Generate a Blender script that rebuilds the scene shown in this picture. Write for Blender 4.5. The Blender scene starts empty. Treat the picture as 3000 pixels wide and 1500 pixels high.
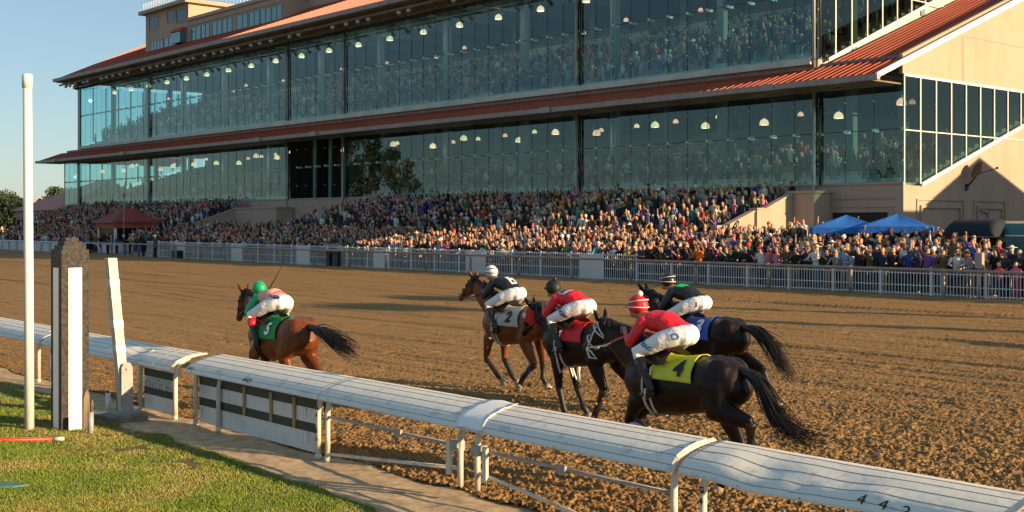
import bpy, bmesh, math, random
import numpy as np
from mathutils import Vector, Matrix, Euler
from mathutils.bvhtree import BVHTree

# ------------------------------------------------------------------ camera, sky, sun, exposure
S = bpy.context.scene
COL = S.collection
R = math.radians
HC = 3.2                                   # eye height above the track
TH = math.atan(3100/3565)                  # direction of the rails against the view axis
CT, ST = math.cos(TH), math.sin(TH)
cam_d = bpy.data.cameras.new('camera'); cam = bpy.data.objects.new('camera', cam_d); COL.objects.link(cam)
cam.location = (0, 0, HC); cam.rotation_euler = (R(90), 0, 0)
cam_d.sensor_width = 36; cam_d.lens = 36*3565/3000; cam_d.shift_y = -100/3000
cam_d.clip_start = .1; cam_d.clip_end = 5000
S.camera = cam
SUN_EL, SUN_AZ = R(14.5), R(-28)             # azimuth measured from +X towards +Y
SD = Vector((math.cos(SUN_EL)*math.cos(SUN_AZ), math.cos(SUN_EL)*math.sin(SUN_AZ), math.sin(SUN_EL)))
W = bpy.data.worlds.new('World'); S.world = W; W.use_nodes = True
wn = W.node_tree; bg = wn.nodes['Background']
sky = wn.nodes.new('ShaderNodeTexSky'); sky.sky_type = 'NISHITA'; sky.sun_disc = False
sky.sun_elevation = SUN_EL; sky.sun_rotation = R(90) - SUN_AZ
sky.air_density = 1.0; sky.dust_density = .35; sky.ozone_density = 2.2
airmix = wn.nodes.new('ShaderNodeMix'); airmix.data_type = 'RGBA'; airmix.inputs[0].default_value = .5
airmix.inputs[7].default_value = (2.0, 2.95, 3.75, 1); wn.links.new(sky.outputs[0], airmix.inputs[6]); wn.links.new(airmix.outputs[2], bg.inputs['Color']); bg.inputs['Strength'].default_value = .078
sl = bpy.data.lights.new('sun', 'SUN'); so = bpy.data.objects.new('sun', sl); COL.objects.link(so)
sl.energy = 5; sl.angle = R(.5); sl.color = (1, .72, .42)
so.rotation_euler = SD.to_track_quat('Z', 'Y').to_euler()
S.view_settings.view_transform = 'Standard'; S.view_settings.look = 'None'
S.view_settings.exposure = 1.0; S.view_settings.gamma = 1
S.render.engine = 'CYCLES'
S.cycles.transparent_max_bounces = 24; S.cycles.max_bounces = 6
rnd = random.Random(7)

# ------------------------------------------------------------------ helpers
def P(c, t, z=0.0):                        # track frame: c across, t along, z up -> world
    return Vector((c*CT - t*ST, c*ST + t*CT, z))
def tc(x, c):                              # along-position seen at photo column x in the plane c
    r = (x-1500)/3565
    return c*(CT - ST*r)/(ST + CT*r)
def tag(o, label=None, cat=None, group=None, kind=None):
    if label: o['label'] = label
    if cat: o['category'] = cat
    if group: o['group'] = group
    if kind: o['kind'] = kind
    return o
def empty(name, c, t, z=0.0, rz=None, label=None, cat=None, group=None, world=False):
    o = bpy.data.objects.new(name, None); COL.objects.link(o)
    o.location = Vector((c, t, z)) if world else P(c, t, z)
    o.rotation_euler = (0, 0, TH if rz is None else rz)
    o.empty_display_size = .2
    return tag(o, label, cat, group)

class MB:
    def __init__(self): self.v = []; self.f = []; self.m = []; self.s = []
    def add(self, vs, fs, mi=0, sm=False):
        b = len(self.v); self.v.extend(tuple(p) for p in vs)
        for f in fs: self.f.append(tuple(b+i for i in f)); self.m.append(mi); self.s.append(sm)
    def box(self, a, b, mi=0, rot=None):   # corners a, b
        x0, y0, z0 = a; x1, y1, z1 = b
        vs = [(x0,y0,z0),(x1,y0,z0),(x1,y1,z0),(x0,y1,z0),(x0,y0,z1),(x1,y0,z1),(x1,y1,z1),(x0,y1,z1)]
        if rot:
            cx, cy, an = rot; c, s = math.cos(an), math.sin(an)
            vs = [(cx+(x-cx)*c-(y-cy)*s, cy+(x-cx)*s+(y-cy)*c, z) for x, y, z in vs]
        self.add(vs, [(0,3,2,1),(4,5,6,7),(0,1,5,4),(1,2,6,5),(2,3,7,6),(3,0,4,7)], mi)
    def prism(self, poly, axis, lo, hi, mi=0):   # poly in the other two axes
        n = len(poly); vs = []
        for h in (lo, hi):
            for p in poly:
                q = [0,0,0]; q[axis] = h; oth = [i for i in range(3) if i != axis]
                q[oth[0]], q[oth[1]] = p; vs.append(q)
        self.add(vs, [tuple(range(n)), tuple(range(2*n-1, n-1, -1))] + [(i, n+i, n+(i+1)%n, (i+1)%n) for i in range(n)], mi)
    def quad(self, *ps, mi=0): self.add(ps, [tuple(range(len(ps)))], mi)
    def loft(self, pts, rad, n=10, side=None, mi=0, sm=True, cap=True):
        pts = [Vector(p) for p in pts]; rings = []; N = len(pts)
        vs = []; prev = None
        for i, p in enumerate(pts):
            tg = (pts[min(i+1, N-1)] - pts[max(i-1, 0)])
            if tg.length < 1e-9: tg = Vector((0,0,1))
            tg.normalize()
            sd = Vector(side) if side else (prev if prev else (Vector((0,0,1)) if abs(tg.z) < .9 else Vector((1,0,0))).cross(tg))
            sd = sd - tg*sd.dot(tg)
            if sd.length < 1e-4: sd = Vector((1,0,0)) - tg*tg.x
            sd.normalize(); prev = sd
            up = tg.cross(sd)
            r = rad[i] if isinstance(rad, (list, tuple)) else rad
            a, b = r if isinstance(r, (list, tuple)) else (r, r)
            for k in range(n):
                an = 2*math.pi*k/n
                vs.append(p + sd*(a*math.cos(an)) + up*(b*math.sin(an)))
        fs = []
        for i in range(N-1):
            for k in range(n):
                k2 = (k+1) % n
                fs.append((i*n+k, i*n+k2, (i+1)*n+k2, (i+1)*n+k))
        if cap:
            fs.append(tuple(range(n-1, -1, -1))); fs.append(tuple((N-1)*n+k for k in range(n)))
        self.add(vs, fs, mi, sm)
    def tube(self, a, b, r, n=8, mi=0, r2=None): self.loft([a, b], [r, r if r2 is None else r2], n, mi=mi)
    def ell(self, c, r, nu=10, nv=7, mi=0, rot=None):
        vs = []; c = Vector(c)
        M = Euler(rot).to_matrix() if rot else None
        def q(v): return c + (M @ v if M else v)
        vs.append(q(Vector((0,0,r[2]))))
        for j in range(1, nv):
            ph = math.pi*j/nv
            for k in range(nu):
                an = 2*math.pi*k/nu
                vs.append(q(Vector((r[0]*math.sin(ph)*math.cos(an), r[1]*math.sin(ph)*math.sin(an), r[2]*math.cos(ph)))))
        vs.append(q(Vector((0,0,-r[2])))); L = len(vs)-1
        fs = [(0, 1+k, 1+(k+1)%nu) for k in range(nu)]
        for j in range(nv-2):
            for k in range(nu):
                a = 1+j*nu+k; b = 1+j*nu+(k+1)%nu
                fs.append((a, a+nu, b+nu, b))
        o = 1+(nv-2)*nu
        fs += [(L, o+(k+1)%nu, o+k) for k in range(nu)]
        self.add(vs, fs, mi, True)
    def grid(self, fn, nu, nv, mi=0, sm=True, thick=None):
        vs = [fn(i/nu, j/nv) for i in range(nu+1) for j in range(nv+1)]
        self.add(vs, [(i*(nv+1)+j, (i+1)*(nv+1)+j, (i+1)*(nv+1)+j+1, i*(nv+1)+j+1) for i in range(nu) for j in range(nv)], mi, sm)
    def mesh(self, name, mats, off=(0,0,0)):
        me = bpy.data.meshes.new(name)
        ox, oy, oz = off
        me.from_pydata([(x-ox, y-oy, z-oz) for x, y, z in self.v], [], self.f)
        if not isinstance(mats, (list, tuple)): mats = [mats]
        for m in mats: me.materials.append(m)
        if any(self.m): me.polygons.foreach_set('material_index', self.m)
        me.polygons.foreach_set('use_smooth', self.s)
        me.update(); return me
    def build(self, name, mats, parent=None, off=None, bevel=0):
        if off is None:
            off = tuple(parent['_off']) if parent is not None and '_off' in parent else (0,0,0)
        o = bpy.data.objects.new(name, self.mesh(name, mats, off)); COL.objects.link(o)
        if parent is not None: o.parent = parent
        if bevel:
            b = o.modifiers.new('b', 'BEVEL'); b.width = bevel; b.segments = 2; b.limit_method = 'ANGLE'
        return o
def root_ct(name, c, t, z, label, cat, group=None):     # root whose children are written in (c, t, z)
    o = empty(name, c, t, z, None, label, cat, group); o['_off'] = (c, t, z); return o
def remesh(mb, name, mats, vox, smooth=4, parent=None, off=None, link=True):
    o = mb.build('tmp', mats, None, (0,0,0) if off is None else off)
    m = o.modifiers.new('r', 'REMESH'); m.mode = 'VOXEL'; m.voxel_size = vox; m.use_smooth_shade = True
    s = o.modifiers.new('s', 'SMOOTH'); s.iterations = smooth; s.factor = .5
    dg = bpy.context.evaluated_depsgraph_get(); dg.update()
    me = bpy.data.meshes.new_from_object(o.evaluated_get(dg)); me.name = name
    bpy.data.objects.remove(o)
    if not me.materials:
        for q in (mats if isinstance(mats, (list, tuple)) else [mats]): me.materials.append(q)
    if not link: return me
    r = bpy.data.objects.new(name, me); COL.objects.link(r); r.parent = parent
    return r

# ------------------------------------------------------------------ materials
def mat(name, col, rough=.7, metal=0, spec=.5, bump=None, var=None, emit=None, coat=0, vscale=3, coords='Object'):
    m = bpy.data.materials.new(name); m.use_nodes = True; n = m.node_tree.nodes; l = m.node_tree.links
    b = n['Principled BSDF']
    c = tuple(col)+(1,) if len(col) == 3 else col
    b.inputs['Base Color'].default_value = c; b.inputs['Roughness'].default_value = rough
    b.inputs['Metallic'].default_value = metal; b.inputs['Specular IOR Level'].default_value = spec
    b.inputs['Coat Weight'].default_value = coat
    tcn = n.new('ShaderNodeTexCoord')
    if var:                                # (other colour, scale, low, high)
        c2, sc, lo, hi = var
        nz = n.new('ShaderNodeTexNoise'); nz.inputs['Detail'].default_value = 6; nz.inputs['Roughness'].default_value = .65
        if isinstance(sc, tuple):
            mp = n.new('ShaderNodeMapping'); mp.inputs['Scale'].default_value = sc; l.new(tcn.outputs[coords], mp.inputs[0]); l.new(mp.outputs[0], nz.inputs[0]); nz.inputs['Scale'].default_value = 1
        else:
            l.new(tcn.outputs[coords], nz.inputs[0]); nz.inputs['Scale'].default_value = sc
        rp = n.new('ShaderNodeMapRange'); rp.inputs[1].default_value = lo; rp.inputs[2].default_value = hi; l.new(nz.outputs[0], rp.inputs[0])
        mx = n.new('ShaderNodeMix'); mx.data_type = 'RGBA'; l.new(rp.outputs[0], mx.inputs[0])
        mx.inputs[6].default_value = c; mx.inputs[7].default_value = tuple(c2)+(1,); l.new(mx.outputs[2], b.inputs['Base Color'])
    if bump:                               # (scale, strength, distance)
        nz = n.new('ShaderNodeTexNoise'); nz.inputs['Scale'].default_value = bump[0]; nz.inputs['Detail'].default_value = 5
        l.new(tcn.outputs[coords], nz.inputs[0]); bp = n.new('ShaderNodeBump'); bp.inputs['Strength'].default_value = bump[1]; bp.inputs['Distance'].default_value = bump[2]
        l.new(nz.outputs[0], bp.inputs['Height']); l.new(bp.outputs[0], b.inputs['Normal'])
    if emit: b.inputs['Emission Color'].default_value = tuple(emit[0])+(1,); b.inputs['Emission Strength'].default_value = emit[1]
    return m
def ocol(name, rough=.8, bump=None):      # colour comes from the object itself
    m = mat(name, (.5,.5,.5), rough, bump=bump); n = m.node_tree.nodes
    oi = n.new('ShaderNodeObjectInfo'); m.node_tree.links.new(oi.outputs['Color'], n['Principled BSDF'].inputs['Base Color']); return m
def glass(name, tint, refl, lw=.35, rough=0.0, rtint=(1,1,1)):
    m = bpy.data.materials.new(name); m.use_nodes = True; n = m.node_tree.nodes; l = m.node_tree.links; n.clear()
    out = n.new('ShaderNodeOutputMaterial'); mx = n.new('ShaderNodeMixShader'); tr = n.new('ShaderNodeBsdfTransparent'); gl = n.new('ShaderNodeBsdfGlossy')
    tr.inputs[0].default_value = tuple(tint)+(1,); gl.inputs[0].default_value = tuple(rtint)+(1,); gl.inputs['Roughness'].default_value = rough
    ge = n.new('ShaderNodeNewGeometry'); dt = n.new('ShaderNodeVectorMath'); dt.operation = 'DOT_PRODUCT'; l.new(ge.outputs['Normal'], dt.inputs[0]); l.new(ge.outputs['Incoming'], dt.inputs[1])
    ab = n.new('ShaderNodeMath'); ab.operation = 'ABSOLUTE'; l.new(dt.outputs['Value'], ab.inputs[0])
    iv = n.new('ShaderNodeMath'); iv.operation = 'SUBTRACT'; iv.inputs[0].default_value = 1; l.new(ab.outputs[0], iv.inputs[1])
    pw = n.new('ShaderNodeMath'); pw.operation = 'POWER'; pw.inputs[1].default_value = 5; l.new(iv.outputs[0], pw.inputs[0])
    fr = n.new('ShaderNodeMath'); fr.operation = 'MULTIPLY_ADD'; fr.inputs[1].default_value = .96; fr.inputs[2].default_value = .04; l.new(pw.outputs[0], fr.inputs[0])
    mr = n.new('ShaderNodeMath'); mr.operation = 'MULTIPLY_ADD'; mr.inputs[1].default_value = lw; mr.inputs[2].default_value = refl; mr.use_clamp = True
    l.new(fr.outputs[0], mr.inputs[0]); l.new(mr.outputs[0], mx.inputs[0]); l.new(tr.outputs[0], mx.inputs[1]); l.new(gl.outputs[0], mx.inputs[2]); l.new(mx.outputs[0], out.inputs[0])
    return m
M = {}
M['stucco'] = mat('stucco', (.45,.33,.245), .9, bump=(6,.25,.02), var=((.35,.26,.195), (.7,.7,.25), .45, .8))
M['concrete'] = mat('concrete_band', (.36,.31,.27), .9, bump=(8,.3,.02), var=((.22,.19,.17), 1.2, .4, .75))
M['red_roof'] = mat('red_metal_roof', (.42,.085,.038), .5, var=((.32,.065,.035), .4, .4, .8))
M['gutter'] = mat('gutter_metal', (.34,.30,.27), .55, var=((.2,.17,.15), 1.5, .45, .8))
M['soffit'] = mat('soffit', (.24,.17,.10), .8, var=((.10,.07,.045), .8, .4, .7))
M['dark'] = mat('recess_shade', (.015,.014,.013), .8)  # near-black colour stands in for the unlit depth of openings
M['steel_dark'] = mat('dark_steel', (.03,.03,.03), .5)
M['white_frame'] = mat('white_frame', (.75,.72,.68), .5)
M['column'] = mat('grey_column', (.16,.20,.21), .7)
M['tier'] = mat('seat_tier', (.60,.58,.50), .85, var=((.45,.43,.37), .6, .4, .7))
M['seatback'] = mat('seat_back', (.55,.56,.48), .7)
M['ceiling'] = mat('ceiling', (.20,.21,.21), .9)
M['backwall'] = mat('back_wall', (.34,.29,.22), .9)
M['glass'] = glass('facade_glass', (.62,.87,.89), .025, 1.5, rtint=(.64,.83,.86))
M['glass_end'] = glass('end_glass', (.24,.36,.32), .0, 1.2, rtint=(.8,.9,.85))
M['glass_fin'] = glass('fin_glass', (.74,.90,.88), -.02, .35, rtint=(.6,.95,.9))
M['win_teal'] = mat('teal_window', (.05,.20,.23), .08, spec=1)
M['win_dark'] = mat('dark_window', (.012,.012,.014), .15)
M['lamp'] = mat('lamp_glass', (.8,.75,.6), .4, emit=((1,.64,.33), .6))
M['lamp_warm'] = mat('lamp_glass_warm', (.8,.6,.5), .4, emit=((1,.45,.28), .6))
M['lamp_cap'] = mat('lamp_cap', (.25,.24,.22), .5)
M['pipe'] = mat('downpipe_paint', (.42,.40,.38), .5, var=((.25,.22,.2), 1, .5, .8))
M['flood'] = mat('floodlight_housing', (.5,.48,.42), .3, metal=.6)
M['handrail'] = mat('handrail', (.6,.6,.5), .4)
M['white_rail'] = mat('white_rail_sheet', (.71,.685,.61), .6, bump=(9,.5,.008), var=((.36,.33,.27), (4,4,9), .56, .80))
M['cap_sunlit'] = mat('sunlit_end_cap', (.62,.58,.48), .6, var=((.4,.36,.28), 8, .4, .8))  # warm tint of the sunlit rail ends put into the colour
M['seam'] = mat('seam', (.17,.17,.16), .8)
M['post'] = mat('rail_post', (.58,.55,.46), .5, bump=(25,.2,.004), var=((.28,.23,.16), (7,7,3), .52, .75))
M['grey_bar'] = mat('galvanised_bar', (.33,.33,.32), .5, var=((.2,.19,.17), 6, .4, .8))
M['panel'] = mat('board_panel', (.62,.62,.60), .6, var=((.42,.41,.38), 2, .5, .8))
M['green_stripe'] = mat('dark_green_stripe', (.022,.034,.02), .6, var=((.05,.055,.035), 5, .5, .8))
M['wood'] = mat('bare_wood', (.38,.25,.12), .8, var=((.2,.12,.06), (9,9,1.5), .4, .7), bump=(20,.3,.01))
M['old_wood'] = mat('weathered_wood', (.25,.19,.12), .9, var=((.07,.05,.035), (12,12,1.5), .4, .65), bump=(20,.5,.02))
M['black_post'] = mat('flaked_black_paint', (.062,.053,.045), .75, bump=(60,.7,.02), var=((.014,.013,.012), 18, .40, .62))
M['white_paint'] = mat('white_paint', (.80,.79,.76), .45, bump=(18,.12,.006), var=((.55,.52,.47), (4,4,1), .62, .85))
M['white_pole'] = mat('white_pole_paint', (.74,.71,.64), .4, bump=(12,.15,.006), var=((.42,.38,.32), (9,9,.7), .58, .8))
M['old_conc'] = mat('old_concrete', (.24,.20,.155), .95, bump=(14,.6,.02), var=((.12,.10,.08), 6, .4, .7))
M['tape'] = mat('white_tape', (.78,.76,.70), .35, bump=(40,.4,.006))
M['outer_rail'] = mat('weathered_outer_rail', (.34,.27,.20), .5, var=((.20,.15,.11), 2.5, .4, .75))
M['picket'] = mat('picket_white', (.74,.74,.72), .5)
M['green_trailer'] = mat('teal_trailer_paint', (.01,.135,.13), .28, coat=.5, var=((.008,.10,.10), 1, .4, .8))
M['navy'] = mat('dark_awning', (.005,.011,.018), .85, bump=(5,.3,.03))
M['tent'] = mat('blue_canopy_fabric', (.018,.15,.52), .7, bump=(3,.5,.06))
M['bark'] = mat('bark', (.10,.07,.045), .95, bump=(15,.6,.03))
M['black'] = mat('black_plastic', (.012,.012,.012), .5)
M['red'] = mat('red_paint', (.62,.025,.02), .4, bump=(12,.2,.01), var=((.35,.03,.02), 8, .5, .8))
M['ink'] = mat('marker_ink', (.02,.02,.022), .8)
M['mat_green'] = mat('green_rubber_mat', (.05,.16,.12), .7, bump=(20,.4,.01), var=((.10,.22,.17), 4, .4, .7))
M['brick'] = mat('red_gable_wall', (.42,.10,.055), .8)
def leafmat(name, col, col2):
    m = mat(name, col, .7, var=(col2, .7, .35, .65)); return m
M['leaf'] = leafmat('leaves', (.055,.085,.02), (.02,.04,.012))
M['leaf_y'] = leafmat('yellow_green_leaves', (.16,.17,.04), (.07,.09,.02))
M['leaf_dark'] = leafmat('dark_leaves', (.02,.035,.012), (.010,.018,.008))

# dirt
def dirt(name, ca, cb, sc, dist, strength, strk=.5, rough=.95, streakc=(.8,.8,.8)):
    m = mat(name, ca, rough, spec=.15); n = m.node_tree.nodes; l = m.node_tree.links; b = n['Principled BSDF']
    tcn = n.new('ShaderNodeTexCoord')
    def noise(scale, detail=6, rough=.7, mp=None):
        z = n.new('ShaderNodeTexNoise'); z.inputs['Scale'].default_value = scale; z.inputs['Detail'].default_value = detail; z.inputs['Roughness'].default_value = rough
        if mp:
            q = n.new('ShaderNodeMapping'); q.inputs['Scale'].default_value = mp; l.new(tcn.outputs['Object'], q.inputs[0]); l.new(q.outputs[0], z.inputs[0])
        else: l.new(tcn.outputs['Object'], z.inputs[0])
        return z
    a = noise(sc); s2 = noise(1, 5, .6, (5, .25, 1)); w = noise(.35, 4)
    mx = n.new('ShaderNodeMix'); mx.data_type = 'RGBA'; mx.inputs[6].default_value = tuple(ca)+(1,); mx.inputs[7].default_value = tuple(cb)+(1,)
    r1 = n.new('ShaderNodeMapRange'); r1.inputs[1].default_value = .44; r1.inputs[2].default_value = .60; l.new(a.outputs[0], r1.inputs[0]); l.new(r1.outputs[0], mx.inputs[0])
    mm = n.new('ShaderNodeMix'); mm.data_type = 'RGBA'; mm.blend_type = 'MULTIPLY'; l.new(mx.outputs[2], mm.inputs[6])
    r2 = n.new('ShaderNodeMapRange'); r2.inputs[1].default_value = .48; r2.inputs[2].default_value = .72; r2.inputs[4].default_value = strk; l.new(s2.outputs[0], r2.inputs[0]); l.new(r2.outputs[0], mm.inputs[0])
    mm.inputs[7].default_value = tuple(streakc)+(1,)
    l.new(mm.outputs[2], b.inputs['Base Color'])
    ad = n.new('ShaderNodeMath'); ad.operation = 'ADD'; l.new(a.outputs[0], ad.inputs[0]); l.new(s2.outputs[0], ad.inputs[1])
    bp = n.new('ShaderNodeBump'); bp.inputs['Strength'].default_value = strength; bp.inputs['Distance'].default_value = dist
    l.new(ad.outputs[0], bp.inputs['Height']); l.new(bp.outputs[0], b.inputs['Normal'])
    return m
M['dirt'] = dirt('track_dirt', (.47,.28,.112), (.085,.042,.016), 44, .025, 1, .75, streakc=(.58,.53,.46))  # dark tone: moist clods, and painted shade for the fine crevices
M['sand'] = dirt('sandy_strip', (.52,.385,.24), (.36,.255,.15), 5, .015, .6, .3, streakc=(.8,.75,.7))
M['soil'] = dirt('grass_soil', (.16,.13,.05), (.09,.09,.025), 5, .03, .6, .2)
M['apron'] = mat('apron_paving', (.30,.27,.23), .9, bump=(3,.3,.02), var=((.18,.16,.13), .8, .4, .7))

# numpy value noise
def vn(x, y, seed=0):
    xi = np.floor(x); yi = np.floor(y); fx = x-xi; fy = y-yi
    fx = fx*fx*(3-2*fx); fy = fy*fy*(3-2*fy)
    def h(i, j):
        v = np.sin(i*127.1 + j*311.7 + seed*74.7)*43758.5453
        return v - np.floor(v)
    a = h(xi, yi); b = h(xi+1, yi); c = h(xi, yi+1); d = h(xi+1, yi+1)
    return (a*(1-fx)+b*fx)*(1-fy) + (c*(1-fx)+d*fx)*fy
def npmesh(name, verts, faces, mats, smooth=True, nv=4):
    me = bpy.data.meshes.new(name)
    me.vertices.add(len(verts)); me.vertices.foreach_set('co', verts.astype(np.float32).ravel())
    me.loops.add(faces.size); me.loops.foreach_set('vertex_index', faces.astype(np.int32).ravel())
    me.polygons.add(len(faces)); me.polygons.foreach_set('loop_start', np.arange(0, faces.size, faces.shape[1], dtype=np.int32))
    try: me.polygons.foreach_set('loop_total', np.full(len(faces), faces.shape[1], dtype=np.int32))
    except Exception: pass
    me.polygons.foreach_set('use_smooth', np.full(len(faces), smooth))
    me.materials.append(mats); me.update(calc_edges=True); me.validate()
    return me
def link(name, me, parent=None):
    o = bpy.data.objects.new(name, me); COL.objects.link(o)
    if parent is not None: o.parent = parent
    return o
# ------------------------------------------------------------------ ground
g = MB(); g.quad((-2500,-2500,-.06),(2500,-2500,-.06),(2500,2500,-.06),(-2500,2500,-.06))
tag(g.build('ground', mat('far_ground', (.13,.11,.05), .95, var=((.07,.08,.03), .05, .4, .6))), kind='structure')

def surf(name, c, t, zf, cmask, material):  # c, t : 2-D arrays of the track frame; faces kept where cmask
    nr, nc = c.shape
    z = zf(c, t)
    idx = np.arange(nr*nc).reshape(nr, nc)
    f = np.stack([idx[:-1,:-1], idx[:-1,1:], idx[1:,1:], idx[1:,:-1]], -1).reshape(-1, 4)
    keep = cmask(c, t).ravel()
    f = f[keep[f].all(1)]
    used = np.unique(f); remap = np.full(nr*nc, -1); remap[used] = np.arange(len(used))
    v = np.stack([c.ravel(), t.ravel(), z.ravel()], -1)[used]
    o = link(name, npmesh(name, v, remap[f], material)); o.rotation_euler = (0, 0, TH)
    return tag(o, kind='structure')
def track_z(c, t):
    wob = 1.2*vn(c/9, t/9, 11)
    dist = c*ST + t*CT; fg = np.clip(1.3-dist/38, .30, 1)
    fine = (vn(c/.034, t/.042, 1)-.5)*.030 + (vn(c/.11, t/.16, 2)-.5)*.020 + (vn(c/.35, t/.5, 3)-.5)*.012
    clod = np.clip(vn(c/.034+3, t/.04, 4)-.66, 0, 1)*.09
    streak = (vn((c+wob)/.20, t/5.5, 5)-.5)*.065*np.clip(c/30, .35, 1)
    rut = -np.clip(vn((c+wob)/.55, t/14, 6)-.66, 0, 1)*.34*np.clip((c-13)/12, 0, 1)
    hoof = -np.clip(vn(c/.33, t/.42, 7)-.80, 0, 1)*.26
    edge = np.clip((c-44.6)/1.6, 0, 1)*.06
    nr_ = np.clip((26-dist)/10, 0, 1); fine = fine*fg*(1.15+.75*nr_); clod = clod*fg*(1+.3*nr_); hoof = hoof*(.5+.5*fg)
    ramp = -np.clip((9.15-c)/.35, 0, 1)*.04
    return fine + clod + streak + rut + hoof + edge + ramp + .03
Y = np.concatenate([7.5*np.exp(np.linspace(0, 1, 160)[:-1]*math.log(11/7.5)), 11*np.exp(np.linspace(0, 1, 720)[:-1]*math.log(3)), 33*np.exp(np.linspace(0, 1, 430)*math.log(180/33))])
r = np.linspace(-.60, .52, 1150)
YY, rr = np.meshgrid(Y, r, indexing='ij'); XX = YY*rr
c = XX*CT + YY*ST; t = -XX*ST + YY*CT
surf('dirt_track', c, t, track_z, lambda c, t: (c > 8.95 + .12*vn(t/.6, c*0, 3)) & (c < 46.75), M['dirt'])
# sandy strip below the inner rail
cs, ts = np.meshgrid(np.linspace(6.9, 9.3, 90), np.linspace(1, 45, 1100), indexing='ij')
def strip_z(c, t):
    return (vn(c/.5, t/.7, 21)-.5)*.035 + (vn(c/.12, t/.15, 22)-.5)*.008 + np.clip(vn(c/.06, t/.07, 23)-.7, 0, 1)*.03*(vn(c/.4, t/.4, 24) > .55)
surf('sand_path', cs, ts, strip_z, lambda c, t: c > 0, M['sand'])
# infield soil and grass
def gedge(t): return 7.75 + np.clip((t-9)/14, 0, 1)*.62 + (vn(t/.9, t*0, 31)-.5)*.28 + (vn(t/.25, t*0, 32)-.5)*.12
def gz(c, t): return .035 + (vn(c/1.3, t/1.3, 33)-.5)*.05 - np.clip((c-gedge(t)+.25)/.25, 0, 1)*.07
cs, ts = np.meshgrid(np.linspace(-6, 8.9, 240), np.linspace(0, 60, 500), indexing='ij')
surf('infield_soil', cs, ts, gz, lambda c, t: c < gedge(t)+.12, M['soil'])
# grass blades
def grass():
    rs = np.random.RandomState(3)
    n = 520000
    Yg = 11.8 + (rs.rand(n)**1.6)*16; Xg = Yg*(-.50 + rs.rand(n)*.50)
    c = Xg*CT + Yg*ST; t = -Xg*ST + Yg*CT
    e = gedge(t)
    dens = .55 + .45*vn(c/.35, t/.35, 41)
    keep = (c < e) & (rs.rand(n) < dens*np.clip((e-c)/.15+.25, 0, 1)) & (vn(c/.8, t/.6, 45)*.6 + vn(c/.25, t/.2, 46)*.4 > .22)
    c, t = c[keep], t[keep]; n = len(c)
    z = gz(c, t)
    h = (.012 + .026*rs.rand(n))*(.5+.9*vn(c/.5, t/.5, 42)); w = .0045 + .004*rs.rand(n)
    a = rs.rand(n)*6.283; la = rs.rand(n)*6.283; ll = h*(.4+rs.rand(n)*.9)
    bx, by = np.cos(a)*w, np.sin(a)*w
    p0 = np.stack([c-bx, t-by, z-.005], -1); p1 = np.stack([c+bx, t+by, z-.005], -1)
    p2 = np.stack([c+np.cos(la)*ll, t+np.sin(la)*ll, z+h], -1)
    v = np.stack([p0, p1, p2], 1).reshape(-1, 3); f = np.arange(3*n).reshape(-1, 3)
    m = mat('grass_blades', (.2,.2,.05), .6); nd = m.node_tree.nodes; l = m.node_tree.links
    at = nd.new('ShaderNodeAttribute'); at.attribute_name = 'tint'; l.new(at.outputs['Color'], nd['Principled BSDF'].inputs['Base Color'])
    me = npmesh('grass', v, f, m, False)
    dry = np.clip(vn(c/.7, t/.7, 43)*1.2 + vn(c/.18, t/.18, 44)*.6 - .60 + (rs.rand(n)-.5)*.5, 0, 1)[:, None]
    col = np.array([.155,.225,.012])*(1-dry) + np.array([.38,.29,.085])*dry
    col *= (.7+.6*rs.rand(n))[:, None]
    col = np.repeat(np.concatenate([col, np.ones((n,1))], 1), 3, 0)
    at = me.color_attributes.new('tint', 'FLOAT_COLOR', 'POINT'); at.data.foreach_set('color', col.astype(np.float32).ravel())
    o = link('grass', me); o.rotation_euler = (0,0,TH)
    tag(o, 'short patchy green and straw coloured turf of the infield in the lower left corner', 'grass', kind='stuff')
grass()
# apron behind the outer rail
a = MB(); a.prism([(46.9,-.3),(62.01,-.3),(62.01,1.3),(53.6,1.2),(47.9,.02),(46.9,.02)], 1, -30, 260)
o = a.build('apron_pavement', M['apron']); o.rotation_euler = (0,0,TH); tag(o, kind='structure')

# ------------------------------------------------------------------ inner rail
SHEET = [(8.69,.835),(8.715,.885),(8.78,.945),(8.87,.985),(8.98,1.018),(9.10,1.045),(9.22,1.062),(9.33,1.072)]
def sheet(t0, t1, dents=(), mi=0, dz=0, thick=.012):
    mb = MB(); nt = max(2, int(abs(t1-t0)/.07)); prof = SHEET
    def z_off(c, t):
        d = 0
        for (dc, dt, rc, rt, a) in dents: d += a*math.exp(-((c-dc)/rc)**2-((t-dt)/rt)**2)
        return d
    def outer(u, v):
        k = v*(len(prof)-1); i = min(int(k), len(prof)-2); f = k-i
        cc = prof[i][0]*(1-f)+prof[i+1][0]*f; zz = prof[i][1]*(1-f)+prof[i+1][1]*f; tt = t0+(t1-t0)*u
        return (cc, tt, zz+dz+z_off(cc, tt))
    def inner(u, v):
        c_, t_, z_ = outer(u, v); return (c_+thick*.6, t_, z_-thick)
    mb.grid(outer, nt, 14); b0 = 0; n1 = (nt+1)*15
    mb.grid(inner, nt, 14)
    fs = []
    for u in (0, nt):
        for j in range(14): fs.append((u*15+j, u*15+j+1, n1+u*15+j+1, n1+u*15+j))
    for i in range(nt):
        for j in (0, 14): fs.append((i*15+j, (i+1)*15+j, n1+(i+1)*15+j, n1+i*15+j))
    mb.f.extend(fs); mb.m.extend([0]*len(fs)); mb.s.extend([False]*len(fs))
    return mb, outer
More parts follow.
